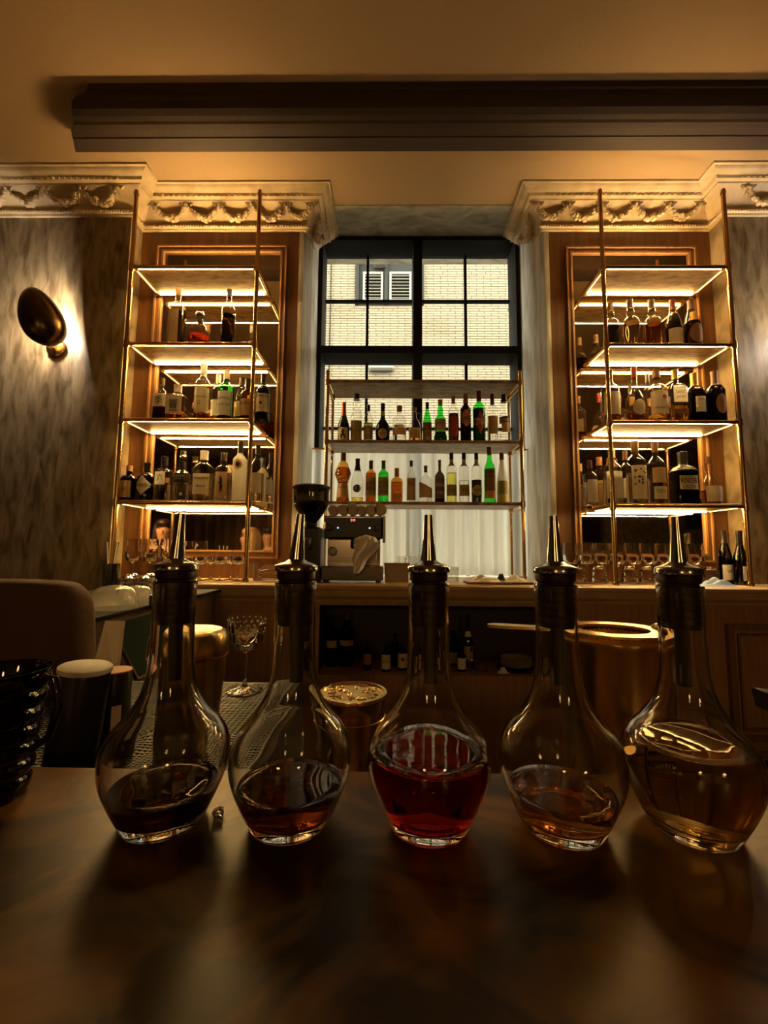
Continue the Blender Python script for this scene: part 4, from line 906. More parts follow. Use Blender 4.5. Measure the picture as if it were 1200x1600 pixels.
for k, px in enumerate((903, 937, 985, 1012, 1040, 1078, 1112)): glassware('tumbler', TUMB, px, 908, 2.33, ZG, f'{ORD[k]} upturned tumbler from the window, before the wine glasses', 'glass', 'upturned tumblers before the wine glasses')
for k, px in enumerate((312, 329, 343, 360, 371)): glassware('coupe_glass', COUPE, px, 902, 2.30+0.09*(k % 2), ZG, f'{ORD[k]} small coupe from the left under the shelf by the brass post', 'glass', 'coupes under the left shelves')
for k, px in enumerate((243, 262, 281, 300)): glassware('highball_glass', HIGH, px, 890, 2.44, ZG, f'{ORD[k]} straight highball glass from the left in the row below the mirror', 'glass', 'highball glasses below the mirror')
for k, px in enumerate((206, 233, 260)): glassware('wine_glass', WINE, px, 905, 2.33, ZG, f'{ORD[k]} wine glass from the wall lamp side at the left end of the counter', 'glass', 'wine glasses at the left end')
def crystal(name, px, Y, zb, r, h, label, group, lie=False):
    m = MB(); n = 36
    def sec(rr, z, t):
        q = rr*(1+0.05*(1 if int(round(t/(2*PI)*n)) % 2 else -1)); return (q*math.cos(t), q*math.sin(t))
    m.lathe([(r*.75, 0), (r*.8, h*.05), (r*.9, h*.5), (r, h), (r*.93, h), (r*.82, h*.5), (r*.7, h*.12), (0.001, h*.11)], n, sec=sec, cap1=False)
    p = at(px, 905, Y); o = m.build(name, 'glassware', loc=(p.x, Y, zb), angle=20)
    if lie: o.rotation_euler = (0, PI/2-0.09, 0.3); o.location.z = zb+r*1.02
    tag(o, label, 'glass', group); return o
crystal('crystal_glass', 403, 2.36, ZG, 0.032, 0.095, 'cut crystal glass standing just right of the brass post', None)
crystal('crystal_glass', 404, 2.27, ZG, 0.036, 0.09, 'cut crystal glass lying on its side on the counter edge', None, True)
# two wine bottles and a folded blue cloth at the far end
bottle(1133, 829, 19, ZG, 2.40, 'slope', 'dark_green_glass', 'dark wine bottle with pale patterned label, left of the pair', 'dark', .5, 'cap_black', .76, labels=[(.08, .36, .9, 'paper', R_)], texts=[('VIN', .24, .06, .5, 'ink')], group='wine bottles at the end of the counter')
bottle(1157, 829, 23, ZG, 2.33, 'champ', 'dark_green_glass', 'green wine bottle with small white label, right of the pair', 'dark', .45, 'cap_black', .74, labels=[(.08, .34, .5, 'paper', R_)], group='wine bottles at the end of the counter')
def cloth(name, px, py, Y, zb, sx, sy, h, mat, label, seed, group=None, sag=None):
    rn = random.Random(seed); ph = [rn.uniform(0, 6.28) for _ in range(8)]
    def f(u, v):
        x, y = (u-.5)*2, (v-.5)*2; e_ = max(0, 1-(abs(x)**3+abs(y)**3)**.7)
        z = h*e_*(0.55+0.25*math.sin(5*x+ph[0]+2*y)+0.20*math.sin(9*y+ph[1]-3*x))
        return (x*sx*(1+.10*math.sin(4*y+ph[2])), y*sy*(1+.10*math.sin(4*x+ph[3])), max(z, 0)+0.0006)
    m = MB().grid(f, 28, 20)
    m.add([(p[0], p[1], 0.0) for p in m.v[:29*21]], [tuple(reversed((j*29+i, j*29+i+1, (j+1)*29+i+1, (j+1)*29+i))) for j in range(20) for i in range(28)], True)
    p = at(px, py, Y); o = m.build(name, mat, loc=(p.x, Y, zb), angle=60); tag(o, label, 'cloth', group); return o
cloth('folded_cloth', 1118, 912, 2.245, ZG, 0.095, 0.045, 0.045, 'cloth_blue', 'crumpled pale blue cloth on the counter by the wine bottles', 4)
# napkins on wooden boards, dark clip between
bd = tag(MB().bbox(-0.11, 0.11, -0.07, 0.07, 0, 0.012, 0.003).build('serving_board', 'moulding_wood', loc=(at(760, 905, 2.27).x, 2.27, ZG)), 'wooden board carrying the left folded napkin', 'board')
cloth('napkin', 755, 897, 2.27, ZG+0.0123, 0.085, 0.05, 0.035, 'cloth_white', 'white folded napkin on the wooden board', 9)
bd2 = tag(MB().bbox(-0.075, 0.075, -0.07, 0.07, 0, 0.012, 0.003).build('serving_board', 'panel_wood', loc=(at(806, 905, 2.28).x, 2.28, ZG)), 'small wooden board carrying the right folded napkin', 'board')
cloth('napkin', 806, 897, 2.28, ZG+0.0123, 0.06, 0.05, 0.04, 'cloth_white', 'white folded napkin nearest the right brass leg', 12)
cloth('black_pouch', 783, 897, 2.42, ZG, 0.035, 0.03, 0.05, 'black_plastic', 'small black pouch behind the napkins', 13)
# clear box, beige tub, three wine glasses near the espresso machine
p = at(697, 900, 2.50); e = empty('clear_box', (p.x, 2.50, ZG)); tag(e, 'clear plastic box before the curtain', 'box')
for a in ((-.065, -.062, -.05, .05), (.062, .065, -.05, .05), (-.062, .062, -.05, -.047), (-.062, .062, .047, .05)): MB().box(a[0], a[1], a[2], a[3], 0.002, 0.075).build('wall', 'clear_glass', e)
MB().box(-.065, .065, -.05, .05, 0, 0.002).build('bottom', 'clear_glass', e); MB().box(-.067, .067, -.052, .052, 0.0752, 0.079).build('lid', 'clear_glass', e)
p = at(619.5, 905, 2.34); e = empty('beige_tub', (p.x, 2.34, ZG)); tag(e, 'beige metal tub beside the espresso machine', 'tub')
m = MB(); m.add([(x*(.062+.004*(z > 0)), y*.05, z) for z in (0, .095) for x, y in ((-1, -1), (1, -1), (1, 1), (-1, 1))]+[(x*.058, y*.046, z) for z in (.095, .012) for x, y in ((-1, -1), (1, -1), (1, 1), (-1, 1))],
      [(3, 2, 1, 0), (12, 13, 14, 15)]+[(a+i, a+(i+1) % 4, a+4+(i+1) % 4, a+4+i) for a in (0, 4, 8) for i in range(4)]); m.build('body', 'bin_beige', e)
rim = MB()
for a in ((-.069, .069, -.054, -.046), (-.069, .069, .046, .054), (-.069, -.060, -.046, .046), (.060, .069, -.046, .046)): rim.box(a[0], a[1], a[2], a[3], .0952, .101)
rim.build('rim', 'bin_beige', e)
for k, px in enumerate((627, 643, 659)): glassware('wine_glass', [(r*.75, z*.62) for r, z in WINE], px, 900, 2.56, ZG, f'{ORD[k]} little wine glass from the espresso machine before the curtain', 'glass', 'little wine glasses before the curtain')

# ---- espresso machine
p0, p1 = at(505, 905, 2.30), at(597, 905, 2.30); cx = (p0.x+p1.x)/2; hw_ = (p1.x-p0.x)/2
YE = 2.30; ztop = at(550, 806, YE).z-ZG; zpan = at(550, 842, YE).z-ZG; ztray = at(550, 884, YE).z-ZG
em = empty('espresso_machine', (cx, YE, ZG)); tag(em, 'steel espresso machine with dark control panel and red digits', 'espresso machine')
MB().bbox(-hw_, hw_, 0.0, 0.10, zpan, ztop, 0.006).build('upper_body', 'steel_dark', em)
MB().bbox(-hw_+0.012, hw_-0.012, 0.055, 0.10, ztray, zpan-0.0005, 0.003).build('back_body', 'steel', em)
MB().bbox(-hw_+0.006, hw_-0.006, -0.012, -0.0003, zpan+0.006, ztop-0.010, 0.003).build('control_panel', 'black_plastic', em)
MB().bbox(hw_+0.0005, hw_+0.016, -0.01, 0.09, zpan-0.02, ztop, 0.003).build('side_plate', 'steel_dark', em)
for sx in (-1, 1):
    k_ = MB().lathe([(0.018, 0), (0.018, 0.012), (0.013, 0.016), (0.012, 0.022)], 18).xf(Matrix.Rotation(PI/2, 4, 'X')).build('knob', 'black_plastic', em, loc=(sx*(hw_-0.030), -0.0125, (zpan+ztop)/2-0.004))
MB().box(-0.03, 0.03, -0.0132, -0.0122, ztop-0.034, ztop-0.014).build('display', 'black_plastic', em)
vs, fs = lettering('210', 0.024, 0.012); MB().add([(x-0.002, y-0.0138, z+ztop-0.024) for x, y, z in vs], fs).build('digits', 'led_red', em)
MB().lathe([(0.004, 0), (0.003, 0.002)], 10).xf(Matrix.Rotation(PI/2, 4, 'X')).build('status_light', 'led_blue', em, loc=(-hw_+0.075, -0.0125, (zpan+ztop)/2-0.004))
MB().lathe([(0.0035, 0), (0.003, 0.002)], 10).xf(Matrix.Rotation(PI/2, 4, 'X')).build('status_light', 'led_white', em, loc=(hw_-0.068, -0.0125, (zpan+ztop)/2-0.004))
MB().lathe([(0.030, -0.05), (0.036, -0.046), (0.036, -0.012), (0.030, 0.0)], 24, (0.02, 0.02, zpan-0.001)).build('group_head', 'steel', em)
gz = (zpan+ztray)/2+0.005
g_ = MB().lathe([(0.022, 0), (0.024, 0.003), (0.024, 0.012), (0.021, 0.014)], 24).xf(Matrix.Rotation(PI/2, 4, 'X')).build('pressure_gauge', 'steel', em, loc=(-hw_+0.042, 0.0545, gz))
MB().lathe([(0.019, 0), (0.019, 0.001)], 20).xf(Matrix.Rotation(PI/2, 4, 'X')).build('dial', 'ceramic', g_, loc=(0, -0.0143, 0))
MB().tube([(0.02, -0.012, zpan-0.040), (0.045, -0.05, zpan-0.045), (0.078, -0.090, zpan-0.052)], [0.009, 0.010, 0.013], 12).build('portafilter_handle', 'black_plastic', em)
MB().tube([(hw_-0.03, -0.002, zpan-0.002), (hw_-0.03, -0.03, zpan-0.03), (hw_-0.034, -0.035, ztray+0.03)], 0.005, 10).build('steam_wand', 'steel', em)
MB().bbox(-hw_-0.006, hw_+0.006, -0.055, 0.10, 0.010, ztray-0.0005, 0.006).build('drip_tray', 'steel_dark', em)
for sx in (-1, 1): MB().lathe([(0.014, 0), (0.014, 0.0098)], 14, (sx*(hw_-0.02), -0.03, 0)).build('foot', 'black_plastic', em)
# towel over the handle
def tw(u, v):
    a = (u-.5)*2; w_ = 0.062*(1-v*0.85)+0.006
    return (0.078+a*w_+0.045*v*-1.2+0.006*math.sin(9*v), -0.120-0.014*math.sin(3*a+v*2)*(1-.4*v)-0.012*math.cos(a*1.6)-0.007*math.sin(8*a+5*v)*(1-.6*v), zpan-0.028-0.150*v+0.022*math.cos(a*1.7)*(1-v))
t_ = MB().grid(tw, 18, 18); t2 = MB().grid(lambda u, v: (lambda q: (q[0], q[1]+0.022*(1-v)+0.003, q[2]))(tw(u, v)), 18, 18)
t_.add(t2.v, [tuple(reversed(f_)) for f_ in t2.f], True)
for (x, y, z, r) in ((0.05, -0.078, zpan-0.010, 0.030), (0.095, -0.082, zpan-0.010, 0.032), (0.075, -0.095, zpan-0.002, 0.028), (0.034, -0.088, zpan-0.012, 0.024)): t_.lathe([(max(r*math.sin(PI*i/10), .0008), -r*.72*math.cos(PI*i/10)) for i in range(11)], 24, (x, y, z), sec=lambda q, zz, t: (q*math.cos(t)*(1+.14*math.sin(5*t+zz*160)), .72*q*math.sin(t)*(1+.14*math.sin(5*t+zz*160))))
tag(t_.build('bar_towel', 'cloth_white', loc=(cx, YE, ZG), angle=60), 'white towel draped over the espresso machine handle', 'towel')
# cream rolls on top of the machine
for k in range(6):
    m = MB(); r = 0.030+0.003*((k*7) % 3); L_ = 0.06
    n = 40; pts = []
    def roll(u, v):
        a = u*PI*7; q = r*(0.18+0.82*u)*(1+.05*math.sin(a*3)); return (q*math.cos(a), -L_/2+v*L_, q*math.sin(a)+r*1.04)
    m.lathe([(r*.9, -L_/2+.004), (r*.9, L_/2-.004)], 20).xf(Matrix.Translation((0, 0, r*1.04)) @ Matrix.Rotation(PI/2, 4, 'X')); m.grid(roll, 56, 2); m.tube([(0, -L_/2-0.001, r*1.03), (0, L_/2, r*1.03)], r*.16, 8)
    o = m.build('rolled_napkin', 'cloth_cream', loc=(cx-hw_+0.042+k*0.052, YE+0.068, ZG+ztop+0.0006), angle=60)
    tag(o, f'{ORD[k]} cream rolled napkin from the left on top of the espresso machine', 'napkin', 'rolled napkins on the espresso machine')
# ---- coffee grinder with bean hopper
pg = at(483, 905, 2.27); e = empty('coffee_grinder', (pg.x, 2.27, ZG)); tag(e, 'black coffee grinder with a dark bean hopper beside the espresso machine', 'grinder')
zh0, zh1 = at(484, 818, 2.27).z-ZG, at(484, 764, 2.27).z-ZG
MB().bbox(-0.045, 0.062, -0.05, 0.10, 0, zh0-0.02, 0.012).build('body', 'black_plastic', e)
MB().lathe([(0.030, 0), (0.034, 0.010), (0.034, 0.024)], 24, (0, 0.01, zh0-0.0198)).build('collar', 'black_plastic', e)
hp = [(0.030, zh0+0.0045), (0.050, zh0+0.030), (0.080, zh0+0.075), (0.092, zh0+0.11), (0.095, zh1)]
MB().lathe(interp(hp, 4), 36, (0, 0.01, 0), cap0=False, cap1=False).build('hopper', 'smoke_glass', e)
MB().lathe(interp([(0.026, zh0+0.006), (0.046, zh0+0.030), (0.076, zh0+0.075), (0.088, zh0+0.108), (0.060, zh0+0.122), (0.001, zh0+0.128)], 4), 36, (0, 0.01, 0)).build('coffee_beans', 'beans', e)
MB().lathe([(0.098, zh1+0.0005), (0.100, zh1+0.004), (0.100, zh1+0.012), (0.090, zh1+0.018), (0.02, zh1+0.020)], 36, (0, 0.01, 0)).build('lid', 'black_plastic', e)
MB().tube([(0.0, -0.052, zh0-0.09), (0.0, -0.085, zh0-0.12), (0.0, -0.086, zh0-0.135)], [0.022, 0.02, 0.016], 14).build('spout', 'black_plastic', e)
MB().bbox(-0.04, 0.05, -0.11, -0.0505, 0, 0.012, 0.004).build('tray', 'black_plastic', e)

# ================================================================== BEHIND THE BAR
ZWs = ZW-0.0047; ZMat = ZW+0.0003; ZW2s = ZW2+0.0003
# etched coupe on the mat
pc = atz(382, 1080, ZW); hC = at(383, 962, pc.y).z-ZW; rC = (at(412, 968, pc.y).x-at(355, 968, pc.y).x)/2
e = empty('etched_coupe', (pc.x, pc.y, ZMat)); tag(e, 'stemmed coupe glass etched with flowers on the rubber mat', 'glass')
cp = [(0.001, 0.001), (rC*.86, 0.001), (rC*.88, 0.003), (rC*.3, 0.010), (0.0045, 0.018), (0.0038, hC*.30), (0.0045, hC*.50), (0.010, hC*.54), (rC*.62, hC*.64), (rC*.92, hC*.80), (rC, hC), (rC*.97, hC), (rC*.88, hC*.80), (rC*.58, hC*.66), (0.001, hC*.565)]
MB().lathe(interp(cp, 4), 40, cap0=False, cap1=False).build('bowl', 'glassware', e, angle=60)
m = MB()
def on(a, z): r = rC*(.92+.08*(z/hC-.8)/.2) if z > hC*.8 else rC*(.62+.30*(z/hC-.64)/.16); return Vector((r*1.012*math.cos(a), r*1.012*math.sin(a), z))
for k in range(18): m.ball(on(2*PI*k/18, hC*.95), 0.0022, seg=6, rings=4); m.ball(on(2*PI*(k+.5)/18, hC*.90), 0.0017, 0.0017, 0.003, 6, 4)
for k in range(7):
    a0 = 2*PI*k/7
    for j in range(6): m.ball(on(a0+.10*math.cos(j*PI/3), hC*.80+.007*math.sin(j*PI/3)), 0.0024, seg=6, rings=4)
    m.tube([on(a0+.12+.06*i, hC*(.79+.035*math.sin(i*1.3))) for i in range(11)], 0.0008, 5)
    for i in range(2, 10, 2): m.ball(on(a0+.12+.06*i, hC*(.79+.05*math.sin(i*1.3))), 0.0022, 0.0022, 0.0012, 6, 4)
m.build('etching', 'ink_white', e)
m = MB()
for k in range(14): a = 2*PI*k/14; m.tube([(rC*.25*math.cos(a), rC*.25*math.sin(a), 0.0115), (rC*.80*math.cos(a), rC*.80*math.sin(a), 0.0048)], 0.0008, 5)
m.build('foot_etching', 'ink_white', e)
def vessel(name, px, Y, wpx, ytop, zb, prof, mat, label, cat, parts=()):
    """prof as (r/R, z/H)"""
    p = at(px, ytop, Y); R = (at(px+wpx/2, ytop, Y).x-at(px-wpx/2, ytop, Y).x)/2; H = p.z-zb
    e = empty(name, (at(px, ytop+70, Y).x, Y, zb)); tag(e, label, cat)
    MB().lathe([(max(r, .001)*R, z*H) for r, z in prof], 48).build('body', mat, e)
    return e, R, H
# tall brass shaker
e, R, H = vessel('cocktail_shaker', 293, 0.70, 118, 982, ZMat, [(.70, 0), (.74, .01), (.93, .62), (.95, .78)], 'brass_bright', 'tall brass cocktail shaker behind the blackest decanter', 'shaker')
MB().lathe([(R*.955, H*.7805), (R*.975, H*.784), (R*.985, H*.80), (R*.96, H*.93), (R*.90, H*.975), (R*.80, H*.99), (R*.74, H*.984), (R*.1, H*.986)], 48).build('lid', 'brass_bright', e)
MB().lathe([(R*.965, H*.768), (R*.985, H*.772), (R*.985, H*.778), (R*.96, H*.7798)], 48, cap0=False, cap1=False).build('band', 'brass', e)
# short brass canister with embossed lid
e, R, H = vessel('brass_canister', 551, 0.60, 106, 1078, ZW2s, [(.80, 0), (.84, .015), (.90, .70), (.93, .86), (.93, .90)], 'brass_bright', 'short brass canister with embossed lid between two decanters', 'canister')
ld = MB().lathe([(R*.935, H*.9005), (R*.945, H*.94), (R*1.0, H*.967), (R*1.01, H*.980), (R*.99, H*.992), (R*.90, H*.995), (R*.86, H*.982), (R*.05, H*.984)], 48).build('lid', 'brass_bright', e)
MB().lathe([(R*.905, H*.845), (R*.955, H*.848), (R*.955, H*.855), (R*.93, H*.859)], 48, cap0=False, cap1=False).build('band', 'brass', e)
m = MB(); rn = random.Random(8)
for k in range(60):
    a, q = rn.uniform(0, 2*PI), R*.78*math.sqrt(rn.random()); x, y = q*math.cos(a), q*math.sin(a)
    m.ball((x, y, H*.984), R*rn.uniform(.04, .10), R*rn.uniform(.04, .10), 0.0016, 7, 4)
m.build('embossing', 'brass_bright', ld)
# brass ice pail with a strainer across its mouth
e, R, H = vessel('ice_pail', 958, 0.64, 160, 990, ZW2s, [(.82, 0), (.86, .015), (.90, .3), (.96, .7), (1.0, .965), (1.02, .975), (1.02, .992), (.98, 1.0), (.94, .99), (.90, .7), (.8, .12), (.01, .10)], 'brass_bright', 'wide brass ice pail carrying a strainer', 'pail')
pe = e.location; zs = pe.z+H+0.0035
s_ = empty('cocktail_strainer', (pe.x, pe.y, zs)); tag(s_, 'flat brass strainer laid across the mouth of the ice pail', 'strainer')
def ringm(r0, r1, z0, z1, sx=1.0, cx_=0.0, n=40):
    m = MB(); vs = []
    for r, z in ((r0, z0), (r1, z0), (r1, z1), (r0, z1)):
        vs += [(cx_+r*sx*math.cos(2*PI*k/n), r*math.sin(2*PI*k/n), z) for k in range(n)]
    return m.add(vs, [(a*n+k, a*n+(k+1) % n, ((a+1) % 4)*n+(k+1) % n, ((a+1) % 4)*n+k) for a in range(4) for k in range(n)])
ringm(R*.58, R*.90, 0, 0.0035, 1.12, R*.05).build('rim_plate', 'brass_bright', s_)
MB().tube([(R*.05+R*.60*1.12*math.cos(a), R*.60*math.sin(a), -0.002+0.003*math.sin(a*60)) for a in [2*PI*i/160 for i in range(161)]], 0.0018, 5).build('coil_spring', 'steel_dark', s_)
hl = at(757, 972, pe.y+0.02)
m = MB(); x_ = hl.x-pe.x
m.add([(R*-.85, -.012, 0), (R*-.85, .012, 0), (x_+.012, .010, .004), (x_, .004, .004), (x_, -.004, .004), (x_+.012, -.010, .004)]+[(R*-.85, -.012, .0035), (R*-.85, .012, .0035), (x_+.012, .010, .0085), (x_, .004, .0085), (x_, -.004, .0085), (x_+.012, -.010, .0085)],
      [(0, 1, 2, 3, 4, 5), (11, 10, 9, 8, 7, 6)]+[(i, i+6, (i+1) % 6+6, (i+1) % 6) for i in range(6)]); m.build('handle', 'brass_bright', s_)
for dx, dy in ((.98, .05), (1.08, .0), (1.10, .16), (1.12, -.10), (1.02, .22)): MB().ball((R*dx, R*dy, .004), 0.008, 0.007, 0.005, 8, 5).build('ornament', 'brass_bright', s_)
# things at the left end
def sheet(nm, pts, mat, label, cat, th=0.0012):
    v = [Vector(p) for p in pts]; n = (v[1]-v[0]).cross(v[3]-v[0]).normalized()*th
    o = MB().add([tuple(p) for p in v]+[tuple(p+n) for p in v], [(3, 2, 1, 0), (4, 5, 6, 7)]+[(i, (i+1) % 4, (i+1) % 4+4, i+4) for i in range(4)]).build(nm, mat); return tag(o, label, cat)
e, R, H = vessel('lidded_jar', 112, 0.60, 70, 1044, ZWs, [(.93, 0), (1, .02), (1, .93), (.96, .95)], 'black_plastic', 'black jar with a white disc lid at the left of the bar', 'jar')
MB().lathe([(R*1.02, H*.951), (R*1.04, H*.958), (R*1.04, H*.99), (R*.98, H*1.0)], 40).build('lid', 'paper', e); e.rotation_euler = (0, 0.10, 0)
e.location.z += 0.0048
e, R, H = vessel('dark_tin', 176, 0.70, 47, 1046, ZWs, [(.97, 0), (1, .01), (1, .97), (.97, .985)], 'black_plastic', 'narrow black tin with pinkish lid beside the white lidded jar', 'tin')
MB().lathe([(R*.98, H*.986), (R*1.0, H*.99), (R*.97, H*1.0)], 32).build('lid', 'paper_pink', e)
a0 = -0.55
MB().grid(lambda u, v: (R*1.012*math.cos(a0-u*.55), R*1.012*math.sin(a0-u*.55), H*(.30+.30*v)), 6, 3).build('label', 'paper_cream', e)
sheet('printed_paper', [atz(150, 1165, ZW-.0046), atz(203, 1140, ZW-.0046), atz(206, 1172, ZW-.0046), atz(165, 1195, ZW-.0046)], 'paper_cream', 'cream printed paper lying in front of the dark tin', 'paper')
c_ = at(152, 1090, 0.93); sheet('paper_card', [(at(136, 1040, .93).x, .93, ZWs), (at(176, 1040, .93).x, .95, ZWs), (at(165, 970, .93).x, 1.0, at(165, 970, 1.0).z), (at(141, 970, .93).x, .98, at(141, 970, .98).z)], 'paper_cream', 'tall blank cream card leaning behind the dark tin', 'card')
# brown leather case
b0 = at(142, 1000, 0.97); zt2 = at(80, 908, 0.97).z
m = MB()
def case(r, z, t): return (0.29*math.copysign(abs(math.cos(t))**.5, math.cos(t))*r, 0.055*math.copysign(abs(math.sin(t))**.6, math.sin(t))*r)
hh = zt2-ZWs
m.lathe(interp([(.94, 0), (1, .02), (1.0, hh*.4), (.97, hh*.75), (.90, hh*.92), (.72, hh), (.01, hh+.004)], 4), 48, sec=case)
tag(m.build('leather_case', 'leather_brown', loc=(b0.x-0.29, 0.97, ZWs)), 'large soft brown leather case at the left edge behind the bar', 'case')
# till screen on a stand
TL, TR, BL = at(171, 974, 1.10), at(243, 953, 1.22), at(216, 1062, 1.06)
U, V_ = TR-TL, BL-TL; Nn = U.cross(V_).normalized()
ts = empty('till_screen', (TL.x+.05, 1.12, ZWs)); tag(ts, 'tilted till screen showing dark green, below the glassware', 'screen')
def panel(nm, mat, a, b, c, d, o0, o1):
    P_ = [TL+U*a+V_*c, TL+U*b+V_*c, TL+U*b+V_*d, TL+U*a+V_*d]; L0 = Vector(ts.location)
    return MB().add([tuple(p+Nn*o0-L0) for p in P_]+[tuple(p+Nn*o1-L0) for p in P_], [(3, 2, 1, 0), (4, 5, 6, 7)]+[(i, (i+1) % 4, (i+1) % 4+4, i+4) for i in range(4)]).build(nm, mat, ts)
sg = -1 if Nn.y < 0 else 1                    # outward = towards the camera
panel('housing', 'steel_dark', 0, 1, 0, 1, 0, 0.012*sg); panel('display', 'screen_green', .04, .96, .04, .96, -0.0008*sg, -0.0001*sg)
bz = (TL+U*.5+V_*.9)-Vector(ts.location)
MB().tube([bz+Nn*0.02*sg, Vector((bz.x, bz.y+.03, 0.012)), Vector((bz.x, bz.y+.03, 0))], [.012, .012, .05], 12).build('stand', 'black_plastic', ts)
# side counter with glassware
sc = empty('side_counter', (-1.12, 1.70, 0)); tag(sc, 'black topped side counter crowded with glassware', 'counter')
ZS = CZ-0.192
MB().bbox(-0.28, 0.285, -0.48, 0.46, ZS-0.014, ZS, 0.003).build('top', 'black_steel', sc); MB().box(-0.26, 0.265, -0.46, 0.44, 0, ZS-0.0145).build('body', 'dark_wood', sc)
ZSs = ZS+0.0003
def dome(px, Y, r, h, label, nm='glass_bowl'):
    m = MB(); m.lathe(interp([(r, 0), (r*1.0, h*.2), (r*.92, h*.55), (r*.7, h*.85), (r*.3, h*.98), (.001, h)], 4), 32, cap0=False)
    o = m.build(nm, 'frost_clear', loc=(at(px, 950, Y).x, Y, ZSs), angle=60); tag(o, label, 'bowl'); return o
dome(177, 1.42, 0.075, 0.075, 'frosted glass bowl turned over on the side counter, larger one')
dome(215, 1.60, 0.05, 0.06, 'smaller frosted bowl turned over behind the larger one')
for k, (px, Y) in enumerate(((196, 1.75), (222, 1.78), (205, 1.95), (232, 1.98))): glassware('tumbler', [(r*.9, z*.9) for r, z in TUMB], px, 935, Y, ZSs, f'{ORD[k]} upturned tumbler from the front on the side counter', 'glass', 'tumblers on the side counter')
o = MB().lathe([(0.026, 0), (0.028, 0.006), (0.034, 0.13), (0.031, 0.13), (0.026, 0.01), (0.001, 0.009)], 24, cap1=False).build('metal_cup', 'steel_dark', loc=(at(171, 930, 1.9).x, 1.9, ZSs)); tag(o, 'dark metal cup holding straws on the side counter', 'cup')
for k, (dx, dy) in enumerate(((-.012, 0), (.006, .01), (.012, -.008))):
    tag(MB().tube([(dx*.4, dy*.4, 0.012), (dx*2.2, dy*2.2, 0.225)], 0.003, 8).build('straw', 'ink_white', loc=(o.location.x, 1.9, ZSs)), f'{ORD[k]} pale straw from the left in the dark metal cup', 'straw', 'straws in the metal cup')
o = MB().lathe([(0.018, 0), (0.019, 0.03), (0.018, 0.034)], 20).build('small_jar', 'cap_black', loc=(at(228, 925, 1.55).x+.05, 1.52, ZSs)); tag(o, 'little black lidded pot at the inner edge of the side counter', 'pot')
# ribbed amber pitcher standing on the bar at the left edge
pr_ = [(0.030, 0)]
for k in range(7): z = 0.004+k*0.016; q = 0.030+0.0016*k; pr_ += [(q, z), (q+.0025, z+.004), (q+.0025, z+.010), (q, z+.014)]
pr_ += [(0.043, 0.118), (0.0415, 0.118)]+[(0.028+.0014*k, 0.006+k*0.016) for k in range(6, -1, -1)]+[(0.001, 0.005)]
e = empty('ribbed_pitcher', (atz(-12, 1262, ZBAR).x-0.019, 0.425, ZBAR+0.0002)); tag(e, 'ribbed smoky glass pitcher cut off by the left edge of the picture', 'pitcher')
MB().lathe(pr_, 40, cap1=False).build('body', 'smoke_glass', e)
MB().tube([(0.042, 0, 0.112), (0.056, 0, 0.110), (0.062, 0, 0.085), (0.054, 0, 0.055), (0.0395, 0, 0.045)], 0.0035, 10).build('handle', 'smoke_glass', e)
# curl of clear wrapper behind the blackest decanter
q = atz(340, 1272, ZBAR); m = MB()
for k in range(4): m.tube([(0.004*math.sin(i*1.1+k)+k*.002, -.004*k+.003*math.cos(i*.9), 0.0012+.0035*abs(math.sin(i*.8+k))) for i in range(9)], 0.0008, 5)
tag(m.build('twist_of_wire', 'steel', loc=(q.x, q.y, ZBAR+0.0004)), 'tiny curled bit of wire beside the blackest decanter', 'wire')
# black tap handle at the right edge
pt = at(1196, 1090, 0.72); e = empty('tap_handle', (pt.x+0.008, 0.72, ZW2s)); tag(e, 'black angular handle at the right edge before the cabinet', 'handle')
hz_ = pt.z-ZW2s
MB().tube([(0.02, 0, 0), (0.02, 0, max(hz_-.02, .02))], 0.008, 12).build('stem', 'black_plastic', e)
MB().prism([(-.018, hz_+.012), (.05, hz_+.004), (.05, hz_-.024), (-.012, hz_-.018)], -.015, .015).build('grip', 'black_plastic', e)

# ================================================================== NICHE UNDER THE COUNTER
ZN = NZ0+0.0003; G = 'bottles in the dark niche under the counter'
bottle(519, 962, 19, ZN, 2.38, 'bordeaux', 'smoke_glass', 'dim tall bottle at the left end of the niche', 'whisky', .6, 'cap_black', labels=[(.38, .52, .8, 'paper_tan', R_)], group=G)
bottle(542, 955, 24, ZN, 2.40, 'bordeaux', 'smoke_glass', 'wide dim bottle of brown liquor, second in the niche', 'whisky', .6, 'cap_brown', labels=[(.38, .48, .9, 'paper_tan', R_)], group=G)
bottle(574, 1004, 14, ZN, 2.32, 'tall', 'dark_glass', 'small dark bitters bottle with dim label', 'dark', .6, 'cap_black', labels=[(.2, .6, .9, 'paper_tan', R_)], group=G)
bottle(603, 1008, 15, ZN, 2.29, 'tall', 'dark_glass', 'small bitters bottle with bright cream label, foremost in the niche', 'dark', .6, 'cap_black', labels=[(.10, .66, .95, 'paper_cream', R_)], texts=[('BITTERS', .4, .07, .7, 'ink_brown')], group=G)
bottle(617, 990, 14, ZN, 2.40, 'tall', 'dark_glass', 'dark bottle between two cream labelled bitters bottles', 'dark', .6, 'cap_black', group=G)
bottle(629, 1004, 16, ZN, 2.32, 'tall', 'dark_glass', 'small bitters bottle with cream label and dark emblem', 'dark', .6, 'cap_black', labels=[(.10, .62, .95, 'paper_cream', R_)], extra=disc_emblem('ink_brown', 0, .42, .35, .35), group=G)
bottle(709, 985, 20, ZN, 2.42, 'bordeaux', 'dark_green_glass', 'dark green bottle just right of the ruby decanter', 'dark', .6, 'cap_black', labels=[(.1, .4, .8, 'paper_olive', R_)], group=G)
